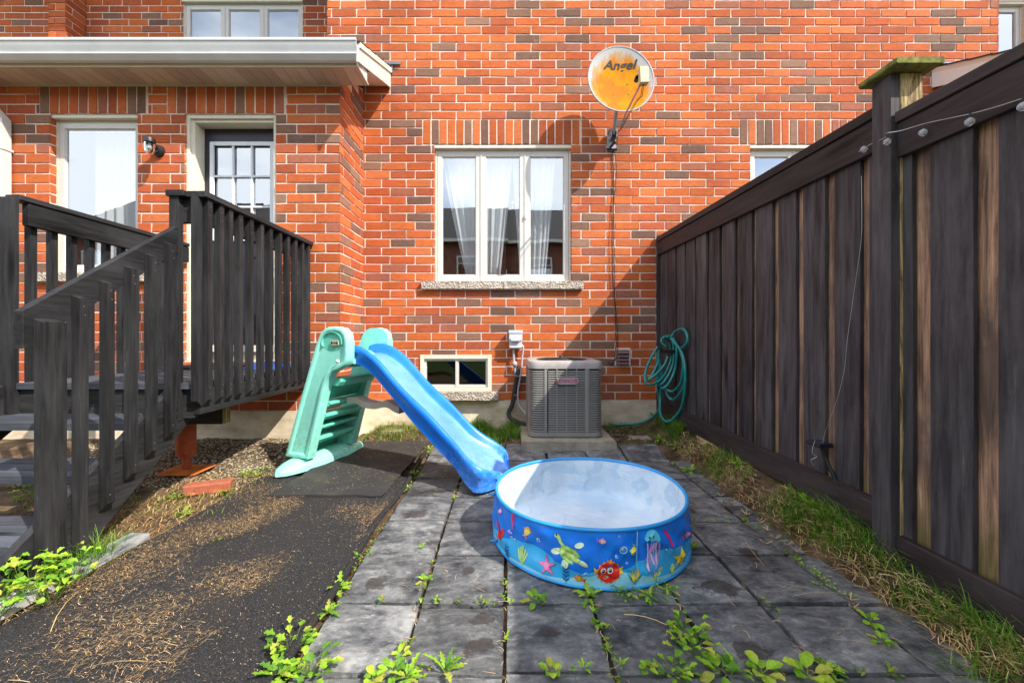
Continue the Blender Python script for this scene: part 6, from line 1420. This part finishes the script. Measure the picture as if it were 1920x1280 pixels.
# fallen leaves
for (px, py, c, l_) in ((1597, 1028, (.72, .52, .02), 'yellow fallen leaf at the edge of the fence grass'), (1162, 848, (.10, .05, .02), 'brown curled leaf on the far slabs behind the pool')):
    x, y = at(px, py, .02); m_ = MB().use(M_LEAF); leaf(m_, .07, .026, 3, .3, 0, .15, .1, c, stalk=.05); m_.f and None; o = m_.build('fallen_leaf'); o.location = (x, y, .03); o.rotation_euler = (.1, 0, 2.6); tag(o, l_, 'leaf')
# dry broken stalk stubs in the joints right of the pool
m_ = MB().use(M_VC)
for (px, py) in ((1352, 930), (1370, 945), (1400, 965), (1425, 980), (1440, 995), (1455, 1010), (1475, 1022), (1435, 1020), (1495, 1035), (1500, 1022), (1595, 1125), (1600, 1140)):
    x, y = at(px, py)
    for k in range(9): m_.color(random.choice(SC)); a = U(0, 6.28); l_ = U(.012, .035); m_.tube([(x, y, .002), (x + l_ * .6 * cos(a), y + l_ * .6 * sin(a), l_ * .5), (x + l_ * cos(a), y + l_ * sin(a), l_ * .8)], .0011, 4)
tag(m_.build('dead_stubble'), 'dry broken weed stubble in the joint right of the pool', 'stubble', kind='stuff')

# ------------------------------------------------------------------ houses across the gardens (mirrored in the windows)
M_OPB = simple('distant_brick', (.20, .075, .05), .9, 0, .35, 3)
def row_house(x0, x1, y, label):
    h = thing('opposite_house', ((x0 + x1) / 2, y, 0), label, 'house', 'houses across the back gardens')
    m_ = MB().use(M_OPB); m_.box((x0, y - 8, -.1), (x1, y, 5.8)); m_.build('wall', h)
    m_ = MB().use(M_SHINGLE); m_.add([(x0 - .1, y + .5, 5.7), (x1 + .1, y + .5, 5.7), (x1 + .1, y - 4, 8.6), (x0 - .1, y - 4, 8.6), (x0 - .1, y - 8.4, 5.7), (x1 + .1, y - 8.4, 5.7)], [(0, 1, 2, 3), (3, 2, 5, 4), (0, 3, 4), (1, 5, 2)]); m_.build('roof', h)
    m_ = MB().use(M_WHITE); m_.box((x0 - .1, y + .35, 5.62), (x1 + .1, y + .5, 5.76)); m_.build('gutter', h)
    for (wx, wz, ww, wh) in ((1.0, 1.0, 1.5, 1.4), (4.2, .4, 1.7, 2.1), (1.0, 3.7, 1.3, 1.3), (4.5, 3.7, 1.3, 1.3)):
        if x0 + wx + ww > x1: continue
        m_ = MB().use(M_WHITE); frame_rect(m_, x0 + wx, x0 + wx + ww, wz, wz + wh, y, y + .06, .08); f = m_.build('window', h)
        m_ = MB().use(M_GLASS); m_.add([(x0 + wx, y + .02, wz), (x0 + wx + ww, y + .02, wz), (x0 + wx + ww, y + .02, wz + wh), (x0 + wx, y + .02, wz + wh)], [(0, 1, 2, 3)]); m_.build('pane', f)
for i in range(6): row_house(-21 + i * 7, -14 + i * 7 - .02, -11.6 - (i % 2) * .4, ['brick house behind the camera, first from the left in the row facing the garden', 'second brick house in the row behind the camera', 'third brick house in the row behind the camera', 'fourth brick house in the row behind the camera', 'fifth brick house in the row behind the camera', 'last brick house in the row behind the camera'][i])
